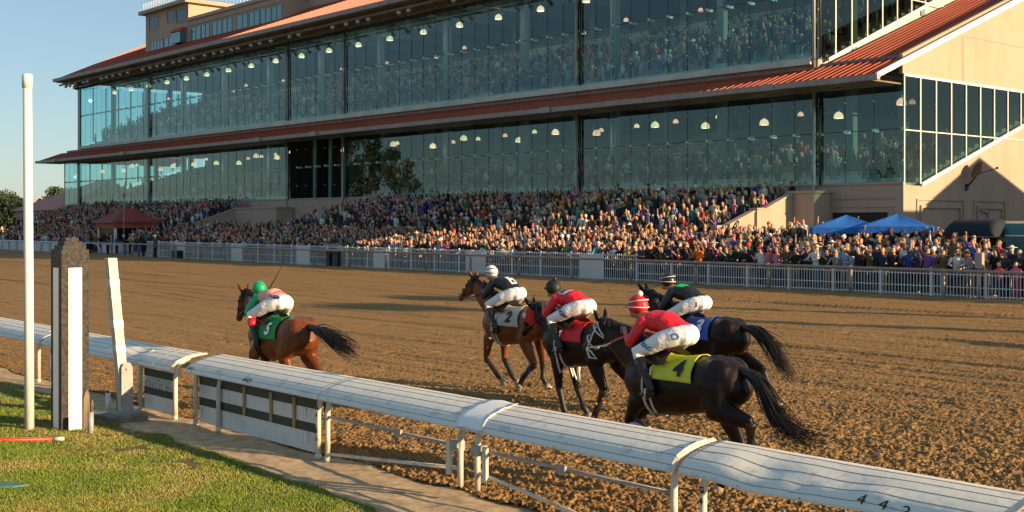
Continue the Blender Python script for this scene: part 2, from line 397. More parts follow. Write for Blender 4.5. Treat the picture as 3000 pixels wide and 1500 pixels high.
def text_mesh(txt, size, mapper, mtl, name='lettering', parent=None, bold=0, off=None, cuts=0, mirror=False, rot=0, spacing=1):
    cu = bpy.data.curves.new('txt', 'FONT'); cu.body = txt; cu.size = size; cu.align_x = 'CENTER'; cu.align_y = 'CENTER'; cu.offset = bold; cu.space_character = spacing; cu.resolution_u = 3
    o = bpy.data.objects.new('txt', cu); COL.objects.link(o)
    dg = bpy.context.evaluated_depsgraph_get(); dg.update()
    me = bpy.data.meshes.new_from_object(o.evaluated_get(dg)); bpy.data.objects.remove(o)
    if cuts:
        bm = bmesh.new(); bm.from_mesh(me); bmesh.ops.triangulate(bm, faces=bm.faces)
        bmesh.ops.subdivide_edges(bm, edges=bm.edges[:], cuts=cuts, use_grid_fill=True); bm.to_mesh(me); bm.free()
    c_, s_ = math.cos(rot), math.sin(rot)
    if off is None: off = tuple(parent['_off']) if parent is not None and '_off' in parent else (0,0,0)
    for v in me.vertices:
        x, y = v.co.x*(-1 if mirror else 1), v.co.y
        v.co = Vector(mapper(x*c_-y*s_, x*s_+y*c_)) - Vector(off)
    me.materials.clear(); me.materials.append(mtl); me.name = name
    ob = link(name, me, parent); return ob
def on_sheet(outer, u0, v0, t0, t1, L=.75):
    # reading left to right in the photo = decreasing t
    def f(x, y):
        u = u0 + (-x)/(t1-t0); v = v0 + y/L
        p = Vector(outer(min(max(u,0),1), min(max(v,0),1))); return p + Vector((-.003, 0, .005))
    return f
def post(root, t, label=None, z0=0, curve=True, txt=None):
    mb = MB(); c0 = 8.80
    mb.loft([(c0,t,z0-.03),(c0,t,.55),(c0+.004,t,.68),(c0+.03,t,.79),(c0+.085,t,.88),(c0+.16,t,.945),(c0+.25,t,.985)], .036, 10)
    if z0 == 0: mb.loft([(c0,t,0),(c0,t,.07)], .043, 10)
    p = mb.build('post', M['post'], root)
    if label: p['label'] = label
    return p
secs = [  # name info: t0 (far), t1 (near), posts, label
 (29.6, 24.2, [29.3, 24.5], 'farthest white curved running rail section running out of the photo behind the tall white pole', ()),
 (24.1, 18.36, [19.74, 18.42, 23.8], 'dented white running rail section with a tape band, ending beside the slanted post', [(8.95,20.15,.25,.28,-.05),(8.8,20.6,.2,.2,.02)]),
 (17.86, 13.96, [17.7, 16.94, 14.1], 'white running rail section marked 443 over the striped board panel', ()),
 (13.94, 10.82, [13.87, 11.03], 'white running rail section between the board panel and the loose white sheet', ()),
 (10.80, 7.70, [10.72, 7.76], 'white running rail section right of the loose white sheet, with a grey gate bar below', ()),
 (7.62, 3.3, [7.40, 3.9], 'nearest white running rail section marked 442 with deep dents in the lower right corner', [(8.85,6.75,.22,.32,-.055),(8.95,6.0,.2,.35,-.035),(8.8,5.6,.12,.2,.02),(9.0,7.2,.2,.25,.02),(8.8,6.3,.1,.15,-.03)]),
]
rails = []
for i, (ta, tb, ps, lab, dents) in enumerate(secs):
    rt = root_ct('running_rail_section', 8.8, (ta+tb)/2, 0, lab, 'running rail', 'white running rail sections along the infield')
    rails.append(rt)
    mb, outer = sheet(ta, tb, dents, dz=(-.03 if i < 2 else 0))
    mb.build('cover_sheet', M['white_rail'], rt)
    # seams along the planks
    sm_ = MB()
    for v in (.16, .36, .56, .74, .9):
        n_ = max(8, int((ta-tb)/.12))
        pts = [Vector(outer(k/n_, v)) + Vector((-.001,0,.0015)) for k in range(n_+1)]
        sm_.loft(pts, .0028, 4)
    for k in range(int((ta-tb)*5)):        # rivets and small chips
        p_ = Vector(outer(rnd.random(), rnd.choice([.16,.36,.56,.74,.9,.05])+rnd.uniform(-.015,.015)))
        sm_.ell(p_, (.006,.010,.005), 5, 4)
    sm_.build('cover_seams', M['seam'], rt)
    for t_ in ps:
        gate = t_ in (11.03, 10.72)
        post(rt, t_, z0=.17 if gate else 0)
    if i >= 1:                             # raised end lip facing the sun
        lp = MB(); pr = SHEET
        e = tb
        ring = [(c_, e-.015, z_+(-.03 if i < 2 else 0)) for c_, z_ in pr]
        for k in range(len(ring)-1):
            a_, b_ = ring[k], ring[k+1]
            w = .015 + .05*math.sin(math.pi*(k+.5)/(len(ring)-1)) if i in (1, 4) else .006
            lp.add([a_, b_, (b_[0], b_[1]+.03, b_[2]+w*.55), (a_[0], a_[1]+.03, a_[2]+w*.55),
                    (a_[0]+.004, a_[1]-.012, a_[2]-.012), (b_[0]+.004, b_[1]-.012, b_[2]-.012)], [(0,1,2,3),(4,5,1,0),(3,2,5,4)])
        lp.build('end_lip', M['cap_sunlit'], rt)
    if i == 1:
        tp = MB()
        def tpf(u, v):
            p_ = outer(0,0); q = Vector(outer((ta-(19.0+u*.09))/(ta-tb), v)); return q + Vector((-.003,0,.004))
        tp.grid(tpf, 2, 14); tp.build('tape_band', M['tape'], rt)
    if i == 2:
        for x_ in (0,):
            text_mesh('443', .17, on_sheet(outer, .50, .14, ta, tb), M['ink'], 'handwritten_number', rt, cuts=1, rot=-.12)
            text_mesh('443', .13, on_sheet(outer, .035, .16, ta, tb), M['ink'], 'handwritten_number', rt, cuts=1, rot=-.1)
    if i == 5:
        o = text_mesh('4  4  2', .17, on_sheet(outer, .50, .17, ta, tb), M['ink'], 'handwritten_number', rt, cuts=1, rot=-.06, spacing=1.1)
# stencil letters running down two posts
def post_text(rt, t, s):
    for k, ch in enumerate(s):
        if ch == ' ': continue
        zc = .70 - k*.105
        text_mesh(ch, .085, lambda x, y, zc=zc: (8.80-math.sqrt(max(.038**2-(x)**2, 0))*.99, t - x, zc+y), M['ink'], 'stencil_letter', rt, bold=.003, cuts=1)
post_text(rails[5], 7.40, 'G4 B 5'); post_text(rails[2], 14.1, 'G4 B6')
# white loose sheet over the joint
mb, outer = sheet(11.0, 10.52, (), dz=.018, thick=.004)
for i_, v_ in enumerate(mb.v):
    x_, y_, z_ = v_; mb.v[i_] = (x_, y_+(z_-.9)*.5, z_+.006*math.sin(x_*31+y_*17))
o = mb.build('loose_sheet', M['white_paint'], root_ct('loose_white_sheet', 8.9, 10.76, 1, 'smooth bright white plastic sheet laid over the joint of two rail sections', 'plastic sheet'))
# gate bars below sections 3 and 4
def gate(rt, ta, tb, rising):
    mb = MB(); mb.tube((8.81,ta,.60),(8.81,tb,.60),.022, 8); mb.build('gate_bar', M['grey_bar'], rt)
    mb = MB(); z0, z1 = (.10,.34) if rising else (.34,.02)
    mb.tube((8.81,ta,z0),(8.81,tb,z1),.022, 8); mb.build('gate_bar', M['post'], rt)
    mb = MB(); tm = ta*.42+tb*.58 if rising else ta*.52+tb*.48
    mb.box((8.755,tm-.07,.56),(8.79,tm+.07,.65)); mb.build('clamp', M['grey_bar'], rt)
    te = tb+.14 if rising else ta-.16
    mb = MB(); mb.box((8.745,te-.035,.26),(8.785,te+.035,.66)); mb.build('strut', M['post'], rt)
    mb = MB(); e_ = tb+.04 if rising else ta-.0
    mb.box((8.74,e_-.08,.55),(8.86,e_+.06,.66)); mb.build('clamp', M['grey_bar'], rt)
gate(rails[3], 13.84, 11.06, True); gate(rails[4], 10.70, 7.79, False)
# board panels
def board(t0, t1, c, z0, z1, lab, battens, rev=False):
    rt = root_ct('board_panel', c, (t0+t1)/2, 0, lab, 'board panel', 'striped boards hung below the rail')
    mb = MB(); mb.box((c, t1, z0), (c+.02, t0, z1)); mb.build('board', M['panel'], rt)
    for za, zb in ((.80,.985),(.36,.53)):
        h = z1-z0; mb = MB(); mb.box((c-.003, t1+.002, z0+h*za), (c+.001, t0-.002, z0+h*zb)); mb.build('green_stripe', M['green_stripe'], rt)
    if battens:
        for tb_ in battens:
            mb = MB(); mb.box((c-.022, tb_-.035, z0+.24*(z1-z0)+.1), (c-.003, tb_+.035, z1-.04)); mb.build('batten', M['wood'], rt)
        mb = MB(); mb.tube((c+.01,t0,z1+.01),(c+.01,t1,z1+.01),.018); mb.build('top_bar', M['post'], rt)
        mk = MB()
        for tt in (t1+.14, t1+.23, t1+.33, t1+.42, t0-.06, t0-.14, t0-.22, t0-.3):
            mk.box((c-.0015, tt-.002, z0+.03), (c-.0005, tt+.002, z0+(z1-z0)*.80))
        mk.build('pen_lines', M['grey_bar'], rt)
        ar = MB()
        for tt, zz in ((t1+.28,z0+.12),(t1+.33,z0+.45),(t0-.14,z0+.42),(t0-.22,z0+.38),(t0-.1,z0+.1)):
            ar.box((c-.003, tt-.003, zz), (c-.0018, tt+.003, zz+.10)); ar.prism([(tt-.014,zz+.10),(tt+.014,zz+.10),(tt,zz+.145)], 0, c-.003, c-.0018)
        ar.build('arrow_marks', mat('blue_pen', (.02,.10,.28), .6), rt)
    return rt
b1 = board(19.68, 18.46, 8.845, .05, .74, 'small striped board with upside-down lettering hung below the rail beside the slanted post', None)
dk = mat('sign_print', (.06,.07,.06), .7)
text_mesh('FAIR GROUNDS', .15, lambda x, y: (8.842, 18.60+.52 + x*.95, .475 - y), dk, 'lettering', b1)
b1c = 1
text_mesh('RACE COURSE & SLOTS', .085, lambda x, y: (8.8425, 18.60+.52 + x, .563 - y), dk, 'lettering', b1)
ar = MB(); ar.box((8.840,18.56,.33),(8.843,18.58,.45)); ar.prism([(18.535,.45),(18.605,.45),(18.57,.52)],0,8.840,8.843); ar.build('green_arrow', mat('green_print', (.02,.22,.08), .6), b1)
b2 = board(17.66, 14.14, 8.845, .06, .80, 'long striped white and dark green board with three bare wood battens hung below the rail', (16.2, 15.42, 14.78))

# ------------------------------------------------------------------ posts on the infield
def ground_pt(x, y): Yd = 3565*HC/(y-650); return (x-1500)/3565*Yd, Yd
def root_xy(name, x, y, label, cat, rz=None, group=None):
    X_, Y_ = ground_pt(x, y); return empty(name, X_, Y_, 0, TH if rz is None else rz, label, cat, group, True)
rt = root_xy('finish_post', 205, 1260, 'thick black square post with stepped cap and white side panels by the rail', 'post')
h = .215
mb = MB(); mb.box((-h,-h,-.05),(h,h,2.78)); mb.build('shaft', M['black_post'], rt, bevel=.008)
mb = MB()
for k, (hh, z0, z1) in enumerate(((.175,2.78,2.84),(.135,2.84,2.90),(.10,2.90,2.955))): mb.box((-hh,-hh,z0),(hh,hh,z1))
mb.build('stepped_cap', M['black_post'], rt)
mb = MB(); mb.box((-.105,-h-.006,.03),(.10,-h-.001,2.50)); mb.build('white_panel', M['white_paint'], rt)
mb = MB(); mb.box((-h-.006,-.115,.03),(-h-.001,.10,2.50)); mb.build('white_panel', M['white_paint'], rt)
rt = root_xy('white_pole', 84, 1266, 'tall round white pole with a capped top at the left edge of the photo', 'pole', 0)
mb = MB(); mb.loft([(.012,0,-.1),(.0,0,2.5),(-.02,0,5.3)], [.070,.069,.066], 20); mb.build('pole_shaft', M['white_pole'], rt)
mb = MB(); mb.loft([(-.02,0,5.24),(-.02,0,5.43),(-.02,0,5.45)], [.078,.078,.06], 20); mb.build('cap', M['white_pole'], rt)
# slanted post
rt = root_xy('slanted_post', 366, 1232, 'slanted white square timber taped white and bolted into a steel bracket', 'post')
mb = MB(); mb.box((-.30,-.30,-.1),(.27,.30,.11)); mb.build('concrete_base', M['old_conc'], rt, bevel=.02)
mb = MB()
def sheared(z0, z1, a, b, mi=0, ex=0.0):
    k = lambda z: (-(z-.1)*.075, (z-.1)*.045)
    x0, y0 = k(z0); x1, y1 = k(z1); hw = .075+ex
    mb.add([(a-hw+x0,b-hw+y0,z0),(a+hw+x0,b-hw+y0,z0),(a+hw+x0,b+hw+y0,z0),(a-hw+x0,b+hw+y0,z0),(a-hw+x1,b-hw+y1,z1),(a+hw+x1,b-hw+y1,z1),(a+hw+x1,b+hw+y1,z1),(a-hw+x1,b+hw+y1,z1)],
      [(0,3,2,1),(4,5,6,7),(0,1,5,4),(1,2,6,5),(2,3,7,6),(3,0,4,7)], mi)
sheared(.14, 2.62, 0, 0); mb.build('timber', mat('old_cream_paint', (.62,.56,.44), .6, var=((.42,.36,.27), (5,5,1.2), .5, .8)), rt, bevel=.005)
for z0, z1 in ((2.17,2.28),(1.50,1.62),(1.13,1.22),(1.99,2.0)):
    mb = MB(); sheared(z0, z1, 0, 0, ex=.004); mb.build('tape', M['tape'], rt)
for s_ in (-1, 1):
    mb = MB(); y_ = s_*.097
    mb.prism([(-.10,.14),(.10,.14),(.085,.86),(.05,.93),(-.01,.95),(-.07,.93),(-.10,.86)], 1, y_-.006, y_+.006); mb.build('steel_bracket', M['grey_bar'], rt)
    for zz in (.84,.46):
        mb = MB(); mb.tube((-.01,y_,zz),(-.01,y_+s_*.03,zz),.02,6); mb.build('bolt', M['post'], rt)
mb = MB(); mb.box((-.2,-.2,.111),(.16,.16,.155)); mb.build('base_plate', M['grey_bar'], rt)
def stub(x, y, h_, r_, name, lab, m_, n=12):
    rt = root_xy(name, x, y, lab, 'pipe stub'); mb = MB(); mb.loft([(0,0,-.05),(0,0,h_),(0,0,h_)],[r_,r_,r_*.75],n); mb.build('pipe', m_, rt)
    mb = MB(); mb.loft([(0,0,h_+.001),(0,0,h_+.003)],[r_*.72,r_*.72],n); mb.build('open_end', M['dark'], rt)
stub(266, 1277, .36, .042, 'pipe_stub', 'short grey pipe stub in the grass right of the black post', M['grey_bar'])
stub(317, 1203, .30, .042, 'pipe_stub', 'short white pipe stub standing just left of the slanted post', M['white_pole'])
rt = root_xy('wooden_stake', 252, 1262, 'weathered splintered wooden stake against the right side of the black post', 'stake')
mb = MB(); mb.loft([(0,0,-.05),(0,0,.5),(.01,.0,.58),(.02,.01,.62)],[(.06,.045),(.058,.045),(.04,.03),(.012,.01)],5,side=(1,0,0),sm=False); mb.loft([(.09,.0,-.05),(.09,0,.40),(.10,0,.46)],[(.03,.04),(.028,.035),(.008,.01)],5,side=(1,0,0),sm=False)
mb.build('stake_wood', M['old_wood'], rt)
rt = root_xy('ground_pipe', 285, 1222, 'white plastic pipe lying on the ground between black and slanted posts', 'pipe', 0)
mb = MB(); mb.loft([(-.15,.05,.06),(.1,-.05,.05),(.2,-.12,.05)],[.04,.04,.04],10); mb.build('pipe', M['white_pole'], rt)
rt = root_xy('striped_pole', 85, 1300, 'red pole with a bare grey tip lying on the grass at the left edge', 'pole', 0)
mb = MB(); mb.tube((-2.2,-.18,.045),(.32,.06,.055),.034,12); mb.build('red_shaft', M['red'], rt)
mb = MB(); mb.tube((.32,.06,.055),(.48,.075,.055),.032,12); mb.build('grey_tip', M['post'], rt)
rt = root_xy('rubber_mat', 20, 1436, 'green rubber mat lying on the grass at the left edge', 'mat', 0)
mb = MB(); mb.prism([(-.9,-.22),(.12,-.1),(.26,.0),(.02,.14),(-.9,.12)],2,.05,.07); mb.build('mat_sheet', M['mat_green'], rt)
rt = root_ct('leaning_white_pipe', 8.55, 4.6, 0, 'white pipe crossing the lower right corner of the photo in front of the rail', 'pipe')
mb = MB(); mb.tube((8.62,4.95,.55),(8.55,3.7,1.6),.03,12); mb.tube((8.62,4.95,.55),(8.6,5.0,-.02),.03,12); mb.build('pipe', M['white_pole'], rt)
# ------------------------------------------------------------------ grandstand
GS = root_ct('grandstand', 62, 37.5, 0, 'long glass-fronted grandstand with red metal roofs and beige walls behind the crowd', 'grandstand')
F = 62.0
TT = [37.5, 43.2, 63.8, 94.8, 104.9, 136.4, 157.7, 163.1]
B1, T1 = 5.5, 11.25                        # lower glass bottom / top
B2, T2 = 13.05, 20.95                      # upper glass bottom / top
PW = 1.717
def facade(t0, t1, z0, z1, zj, dark=False):
    if not dark:
        mb = MB(); mb.quad((F,t0,z0),(F,t1,z0),(F,t1,z1),(F,t0,z1)); mb.build('glass_wall', M['glass'], GS)
    n = max(1, round((t1-t0)/PW)); w = (t1-t0)/n
    j = MB(); fin = MB(); ft = MB()
    for k in range(n+1):
        t = t0+k*w
        if not dark: j.box((F-.02,t-.011,z0+.01),(F-.004,t+.011,z1-.01))
        fin.quad((F+.03,t+.02,z0+.02),(F+.62,t+.02,z0+.02),(F+.62,t+.02,z1),(F+.03,t+.02,z1))
        zz = z0+1.2
        while zz < z1:
            big = abs(zz-zj) < .8
            if not big: ft.box((F-.04,t-.05,zz-.04),(F-.021,t+.05,zz+.04))
            zz += 1.75
        ft.box((F+.02,t+.03,zj-.09),(F+.60,t+.10,zj+.09))
        ft.box((F-.045,t-.11,zj-.06),(F-.022,t+.11,zj+.06))
    if not dark: j.box((F-.016,t0,zj-.02),(F-.006,t1,zj+.02)); j.build('glass_joints', M['steel_dark'], GS)
    fin.build('glass_fins', M['glass_fin'], GS)
    ft.build('glass_fittings', M['white_frame'] , GS)
for a_, b_ in zip(TT[:-1], TT[1:]): facade(a_, b_, B1, T1, 8.5, dark=(a_ == 94.8))
for a_, b_ in zip(TT[1:-2], TT[2:-1]): facade(a_, b_, B2, T2, 17.1)
# recessed bay, its shade painted on as near-black walls
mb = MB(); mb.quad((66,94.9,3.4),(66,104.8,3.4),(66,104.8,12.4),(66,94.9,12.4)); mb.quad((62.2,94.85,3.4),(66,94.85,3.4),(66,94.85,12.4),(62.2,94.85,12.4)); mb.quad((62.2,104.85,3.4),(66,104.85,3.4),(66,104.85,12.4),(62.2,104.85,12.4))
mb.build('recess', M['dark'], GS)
for t_ in (97.0, 99.6, 102.4):
    mb = MB(); mb.box((63.4,t_-.16,5.4),(63.6,t_+.16,12.3)); mb.build('recess_fin', mat('teal_fin', (.10,.26,.25), .5), GS)  # opaque teal boxes added so the bay's glass fins show
# end walls
def end_glass(t, c0, c1, zb, slope, z1, zc0, name, ins):
    # bottom follows zb + slope*(c-zc0)
    bot = lambda c: max(zb, zb+slope*(c-zc0))
    c1e = min(c1, zc0+(z1-zb)/slope)
    mb = MB(); mb.quad((c0,t,zb),(zc0,t,zb),(c1e,t,bot(c1e)),(c1e,t,z1),(c0,t,z1)); mb.build('end_glass', M['glass_end'], GS)
    c = c0+.05
    while c < c1e:
        mu = MB(); mu.box((c-.045,t-.06,bot(c)),(c+.045,t+.02,z1)); mu.build('end_mullion', M['white_frame'], GS); c += 1.72
    tr = MB(); tr.box((c0,t-.07,z1-.02),(c1e,t+.0,z1+.12))
    tr.prism([(zc0,zb-.16),(c1e,bot(c1e)-.16),(c1e,bot(c1e)+.06),(zc0,zb+.06)], 1, t-.10, t+.0)
    tr.build('end_trim', M['white_frame'], GS)
    fi = MB(); c = c0+.9
    while c < c1e:
        fi.box((c-.25,t+.35,bot(c)+.1),(c+.25,t+.42,z1-.05)); c += 1.72
    fi.build('glass_fins', M['glass_fin'], GS)
    jt = MB(); jt.box((c0,t-.05,z1-3.1),(c1e,t-.03,z1-3.04)); jt.build('glass_joints', M['white_frame'], GS)
end_glass(37.5, F, 90, 5.4, .33, 11.5, 63.9, 'a', 1)
end_glass(43.2, F, 84, 13.1, .41, 20.9, 63.0, 'b', 1)
# far (left) end walls, simple
mb = MB(); mb.quad((F,157.7,13.1),(82,157.7,20.9),(F,157.7,20.9)); mb.quad((F,163.1,5.5),(80,163.1,11.2),(F,163.1,11.2)); mb.build('end_glass', M['glass'], GS)
for k in range(12): c = F+.05+k*1.72; mb = MB(); mb.box((c-.06,157.6,max(13.1,13.1+.39*(c-F))),(c+.06,157.75,20.9)); mb.build('end_mullion', M['column'], GS)
for k in range(11): c = F+.05+k*1.72; mb = MB(); mb.box((c-.06,163.0,max(5.5,5.5+.316*(c-F))),(c+.06,163.15,11.2)); mb.build('end_mullion', M['column'], GS)
# walls
w = MB()
w.prism([(37.5,0),(164,0),(164,B1-.06),(37.5,B1-.06)], 0, F+.02, F+.3)
w.build('base_wall', M['stucco'], GS)
w = MB()
w.prism([(F+.32,0),(98,0),(98,26.5),(90,23.3),(90,11.62),(84,11.62),(82.4,11.46),(63.9,5.28),(F+.32,5.28)], 1, 37.52, 37.8)
w.prism([(F+.02,11.63),(89.98,11.63),(89.98,23.2),(F+.02,12.75)], 1, 37.55, 37.8)
w.build('end_wall', M['stucco'], GS)
w = MB(); w.box((68.68,37.53,11.66),(68.72,37.546,14.4)); w.box((68.68,37.53,14.401),(89.9,37.546,14.44)); w.box((78.9,37.53,14.45),(78.94,37.546,18.6)); w.build('panel_joints', M['concrete'], GS)
w = MB()                                   # string courses and recessed door frames
w.box((F-.06,37.45,B1-.14),(F+.0,165,B1-.02)); w.box((F-.05,38.0,4.55),(F+.0,63,4.63)); w.box((F-.04,38.0,4.05),(F+.01,63,4.10))
w.build('string_courses', M['stucco'], GS)
t_a, t_b = tc(2600, F), tc(2439, F)
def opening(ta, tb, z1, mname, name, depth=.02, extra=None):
    mb = MB(); mb.box((F+.005,ta,.0),(F+.015,tb,z1)); o = mb.build(name, M[mname], GS)  # flat near-black sheet painted as the shaded doorway
    fr = MB(); fr.box((F-.05,ta-.35,z1+.003),(F+.016,tb+.35,z1+.12)); fr.box((F-.05,ta-.35,0),(F+.016,ta-.23,z1)); fr.box((F-.05,tb+.23,0),(F+.016,tb+.35,z1))
    f = fr.build('frame', M['stucco'], o, off=(62,37.5,0))
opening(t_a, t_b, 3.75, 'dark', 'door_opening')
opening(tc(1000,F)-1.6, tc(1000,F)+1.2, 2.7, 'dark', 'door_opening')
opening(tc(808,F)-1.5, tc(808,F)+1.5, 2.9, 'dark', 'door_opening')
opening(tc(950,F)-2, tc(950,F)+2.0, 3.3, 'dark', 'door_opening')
# blind openings on the end wall (frames + panel)
def end_open(c0, c1, z1, nm, vent=False):
    fr = MB()
    fr.box((c0-.5,37.44,z1+.45),(c1+.5,37.516,z1+.53)); fr.box((c0-.12,37.40,z1+.0),(c1+.12,37.516,z1+.16))
    fr.box((c0-.12,37.40,0),(c0,37.516,z1-.002)); fr.box((c1,37.40,0),(c1+.12,37.516,z1-.002))
    fr.box((c1+.42,37.45,0),(c1+.5,37.516,z1+.448)); fr.box((c0-.5,37.45,0),(c0-.42,37.516,z1+.448))
    o = fr.build('opening_frame', M['stucco'], GS)
    mb = MB()
    if vent:
        for s_ in (0, 1):
            a0 = c0+.25+s_*1.4
            for q in range(7): mb.box((a0,37.46,z1-.9-q*.09),(a0+.85,37.51,z1-.86-q*.09))
        mb.build('louvre', M['steel_dark'], GS)
        mb = MB(); mb.tube((c0+1.2,37.42,0),(c0+1.2,37.42,z1-.25),.05); mb.tube((c0+1.2,37.42,z1-.25),(c0+.3,37.42,z1-.1),.05); mb.tube((c0+1.4,37.40,0),(c0+1.4,37.40,z1-.1),.05)
        mb.build('wall_pipe', M['pipe'], GS)
end_open(63.9, 68.2, 4.0, 'a'); end_open(70.4, 73.3, 4.0, 'b', True)
# concrete band, slabs and ceilings
mb = MB(); mb.box((F-.02,43.2,12.35),(F+.30,157.8,B2-.005)); mb.build('concrete_band', M['concrete'], GS)
mb = MB(); mb.box((F-.05,43.0,B2-.004),(F+.1,157.9,B2+.05)); mb.build('sill', M['gutter'], GS)
mb = MB(); mb.box((F+.31,37.9,12.36),(90,163,12.75)); mb.build('floor_slab', M['ceiling'], GS)
mb = MB(); mb.box((F+.1,43.3,21.3),(90,157.6,21.5)); mb.build('ceiling', M['ceiling'], GS)
mb = MB()
for k in range(18): mb.box((F+.4, 44+k*6.2, 20.5),(82, 44.25+k*6.2, 21.29))
for k in range(19): mb.box((F+.4, 40+k*6.2, 11.9),(82, 40.25+k*6.2, 12.35))
mb.build('beams', M['column'], GS)
# tiers
def tier(c0, z0, slope, c1, t0, t1, name):
    mb = MB(); st = .85; c = c0; poly = [(c0-1.6,z0-.4),(c0-1.6,z0-.02),(c0,z0)]
    while c < c1: poly += [(c, z0+slope*(c+st-c0)), (c+st, z0+slope*(c+st-c0))]; c += st
    poly += [(c, z0-.4)]
    mb.prism(poly, 1, t0, t1); return mb.build(name, M['tier'], GS)
tier(64, 5.5, .33, 82, 37.9, 94.8, 'seating_tier'); tier(64, 5.5, .33, 80, 104.95, 162, 'seating_tier')
tier(63.2, 13.1, .41, 79, 43.5, 157.4, 'seating_tier')
sb = MB()                                  # seat rows
for k in range(2, 17):
    c = 63.2+.85*k
    for (ta, tb) in ((44,61),(66,92),(97,134),(138,156)): sb.box((c+.42,ta,13.1+.41*(c-63.2)+.42),(c+.48,tb,13.1+.41*(c-63.2)+.82))
sb.build('seat_rows', M['seatback'], GS)
sb = MB()
for k in range(2, 18):
    c = 64+.85*k
    for (ta, tb) in ((39,61),(66,92),(107,134),(138,156)): sb.box((c+.42,ta,5.5+.33*(c-64)+.42),(c+.48,tb,5.5+.33*(c-64)+.80))
sb.build('seat_rows', M['column'], GS)
mb = MB(); mb.box((79.9,43.5,19.5),(80.1,157,21.3)); mb.build('back_wall', M['backwall'], GS)
mb = MB(); mb.box((73.0,43.5,17.3),(73.15,157,18.7)); mb.build('parapet', M['seatback'], GS)
# lower back wall with window openings
wb = MB(); k = 0; t = 38.0
wb.box((82.2,38,0),(82.4,160,11.1)); 
while t < 160:
    wb.box((82.2,t,11.101),(82.4,t+1.1,12.35)); t += rnd.choice([2.4, 3.6, 4.8]) if (t < 90) else 2.8
    if 62 < t < 66 or t > 92: wb.box((82.21,t-1.2,11.101),(82.41,t+1.5,12.35)) 
wb.build('back_wall', M['backwall'], GS)
for k in range(12):
    t = 43.7 + k*10.3
    for (ca_, za_, zb_) in ((66.0,5.5,12.35),(72,7,12.35),(66.0,13.1,21.3),(74,17,21.3)):
        if za_ > 10 and t > 157: continue
        mb = MB(); mb.box((ca_,t-.28,za_),(ca_+.5,t+.28,zb_)); mb.build('column', M['column'], GS)
# handrails inside the tiers
mb = MB()
for t in [45.5,47.4,49.2,51.3,53.4,55.6,57.6,60,63,66.5,70,74,79,84,90,96]:
    for c in (63.6, 66.4, 69.2):
        z = 13.1+.41*(c-63.2)
        mb.tube((c,t,z+.9),(c+2.2,t,z+.9+.9),.03,5); mb.tube((c,t,z),(c,t,z+.9),.03,5); mb.tube((c+2.2,t,z+.9),(c+2.2,t,z+1.8),.03,5)
mb.build('handrails', M['handrail'], GS)
# lower canopy roof, gutter, soffit
E1 = 11.32
cz = lambda c: E1+(c-59)*.372
mb = MB(); mb.prism([(59.02,cz(59.02)),(61.97,cz(61.97)),(61.97,cz(61.97)-.08),(59.02,cz(59.02)-.08)], 1, 43.25, 164.6); mb.build('canopy_roof', M['red_roof'], GS)
mb = MB(); t = 43.4
while t < 164.3: mb.prism([(59.03,cz(59.03)+.001),(61.95,cz(61.95)+.001),(61.95,cz(61.95)+.045),(59.03,cz(59.03)+.045)], 1, t-.03, t+.03); t += .5
mb.build('roof_ribs', M['red_roof'], GS)
mb = MB(); mb.prism([(59.0,cz(59)),(90,cz(90)),(90,cz(90)-.1),(59.0,cz(59)-.1)], 1, 37.3, 43.19); mb.build('end_roof', M['red_roof'], GS)
mb = MB(); t = 37.75
while t < 43.2:
    zf = lambda c, d: cz(c)+d
    for (w_, h0, h1) in ((.10,.001,.05),(.06,.05,.09)):
        mb.prism([(59.0,zf(59,h0)),(90,zf(90,h0)),(90,zf(90,h1)),(59.0,zf(59,h1))], 1, t-w_, t+w_)
    t += .5
mb.build('roof_ribs', M['red_roof'], GS)
mb = MB(); mb.prism([(58.8,cz(58.8)-.16),(92,cz(92)-.16),(92,cz(92)+.28),(58.8,cz(58.8)+.14)], 1, 37.12, 37.29); mb.build('rake_trim', M['white_frame'], GS)
mb = MB(); mb.prism([(58.72,E1-.32),(59.0,E1-.32),(59.0,E1+.0),(58.68,E1+.0)], 1, 37.1, 164.8)
mb.box((58.62,44.0,E1-.34),(58.7,44.9,E1+.03)); 
for t in TT[2:-1]: mb.box((58.5,t-.5,E1-.36),(58.66,t+.5,E1+.04))
mb.build('gutter', M['gutter'], GS)
mb = MB(); mb.box((59.02,37.6,11.0),(61.98,164.5,11.08)); mb.build('soffit', M['soffit'], GS)
# left hip end of the canopy
mb = MB(); mb.quad((59,164.75,E1-.1),(80,166.2,E1-.1),(80,163,cz(62)+1.0),(62,163.0,cz(62)+.002)); mb.build('canopy_hip', M['red_roof'], GS)
# upper roof
E2 = 21.55
uz = lambda c: E2+(c-58.5)*.466
mb = MB(); mb.prism([(58.5,uz(58.5)),(76,uz(76)),(76,uz(76)-.12),(58.5,uz(58.5)-.12)], 1, 20, 156.9); mb.build('roof', M['red_roof'], GS)
mb = MB(); t = 43.4
while t < 156.8: mb.prism([(58.5,uz(58.5)+.001),(75.9,uz(75.9)+.001),(75.9,uz(75.9)+.06),(58.5,uz(58.5)+.06)], 1, t-.035, t+.035); t += .5
mb.build('roof_ribs', M['red_roof'], GS)
mb = MB(); mb.prism([(58.22,E2-.36),(58.49,E2-.36),(58.49,E2+.02),(58.16,E2+.02)], 1, 40, 157.1); mb.build('gutter', M['gutter'], GS)
mb = MB(); mb.prism([(58.5,21.14),(61.98,20.96),(61.98,21.04),(58.5,21.2)], 1, 43.2, 156.9); mb.build('soffit', M['soffit'], GS)
mb = MB(); mb.box((58.9,43.2,20.70),(59.05,156.8,20.90)); mb.box((60.7,43.2,20.62),(60.85,156.8,20.84)); mb.build('light_rails', M['soffit'], GS)
mb = MB(); t = 44
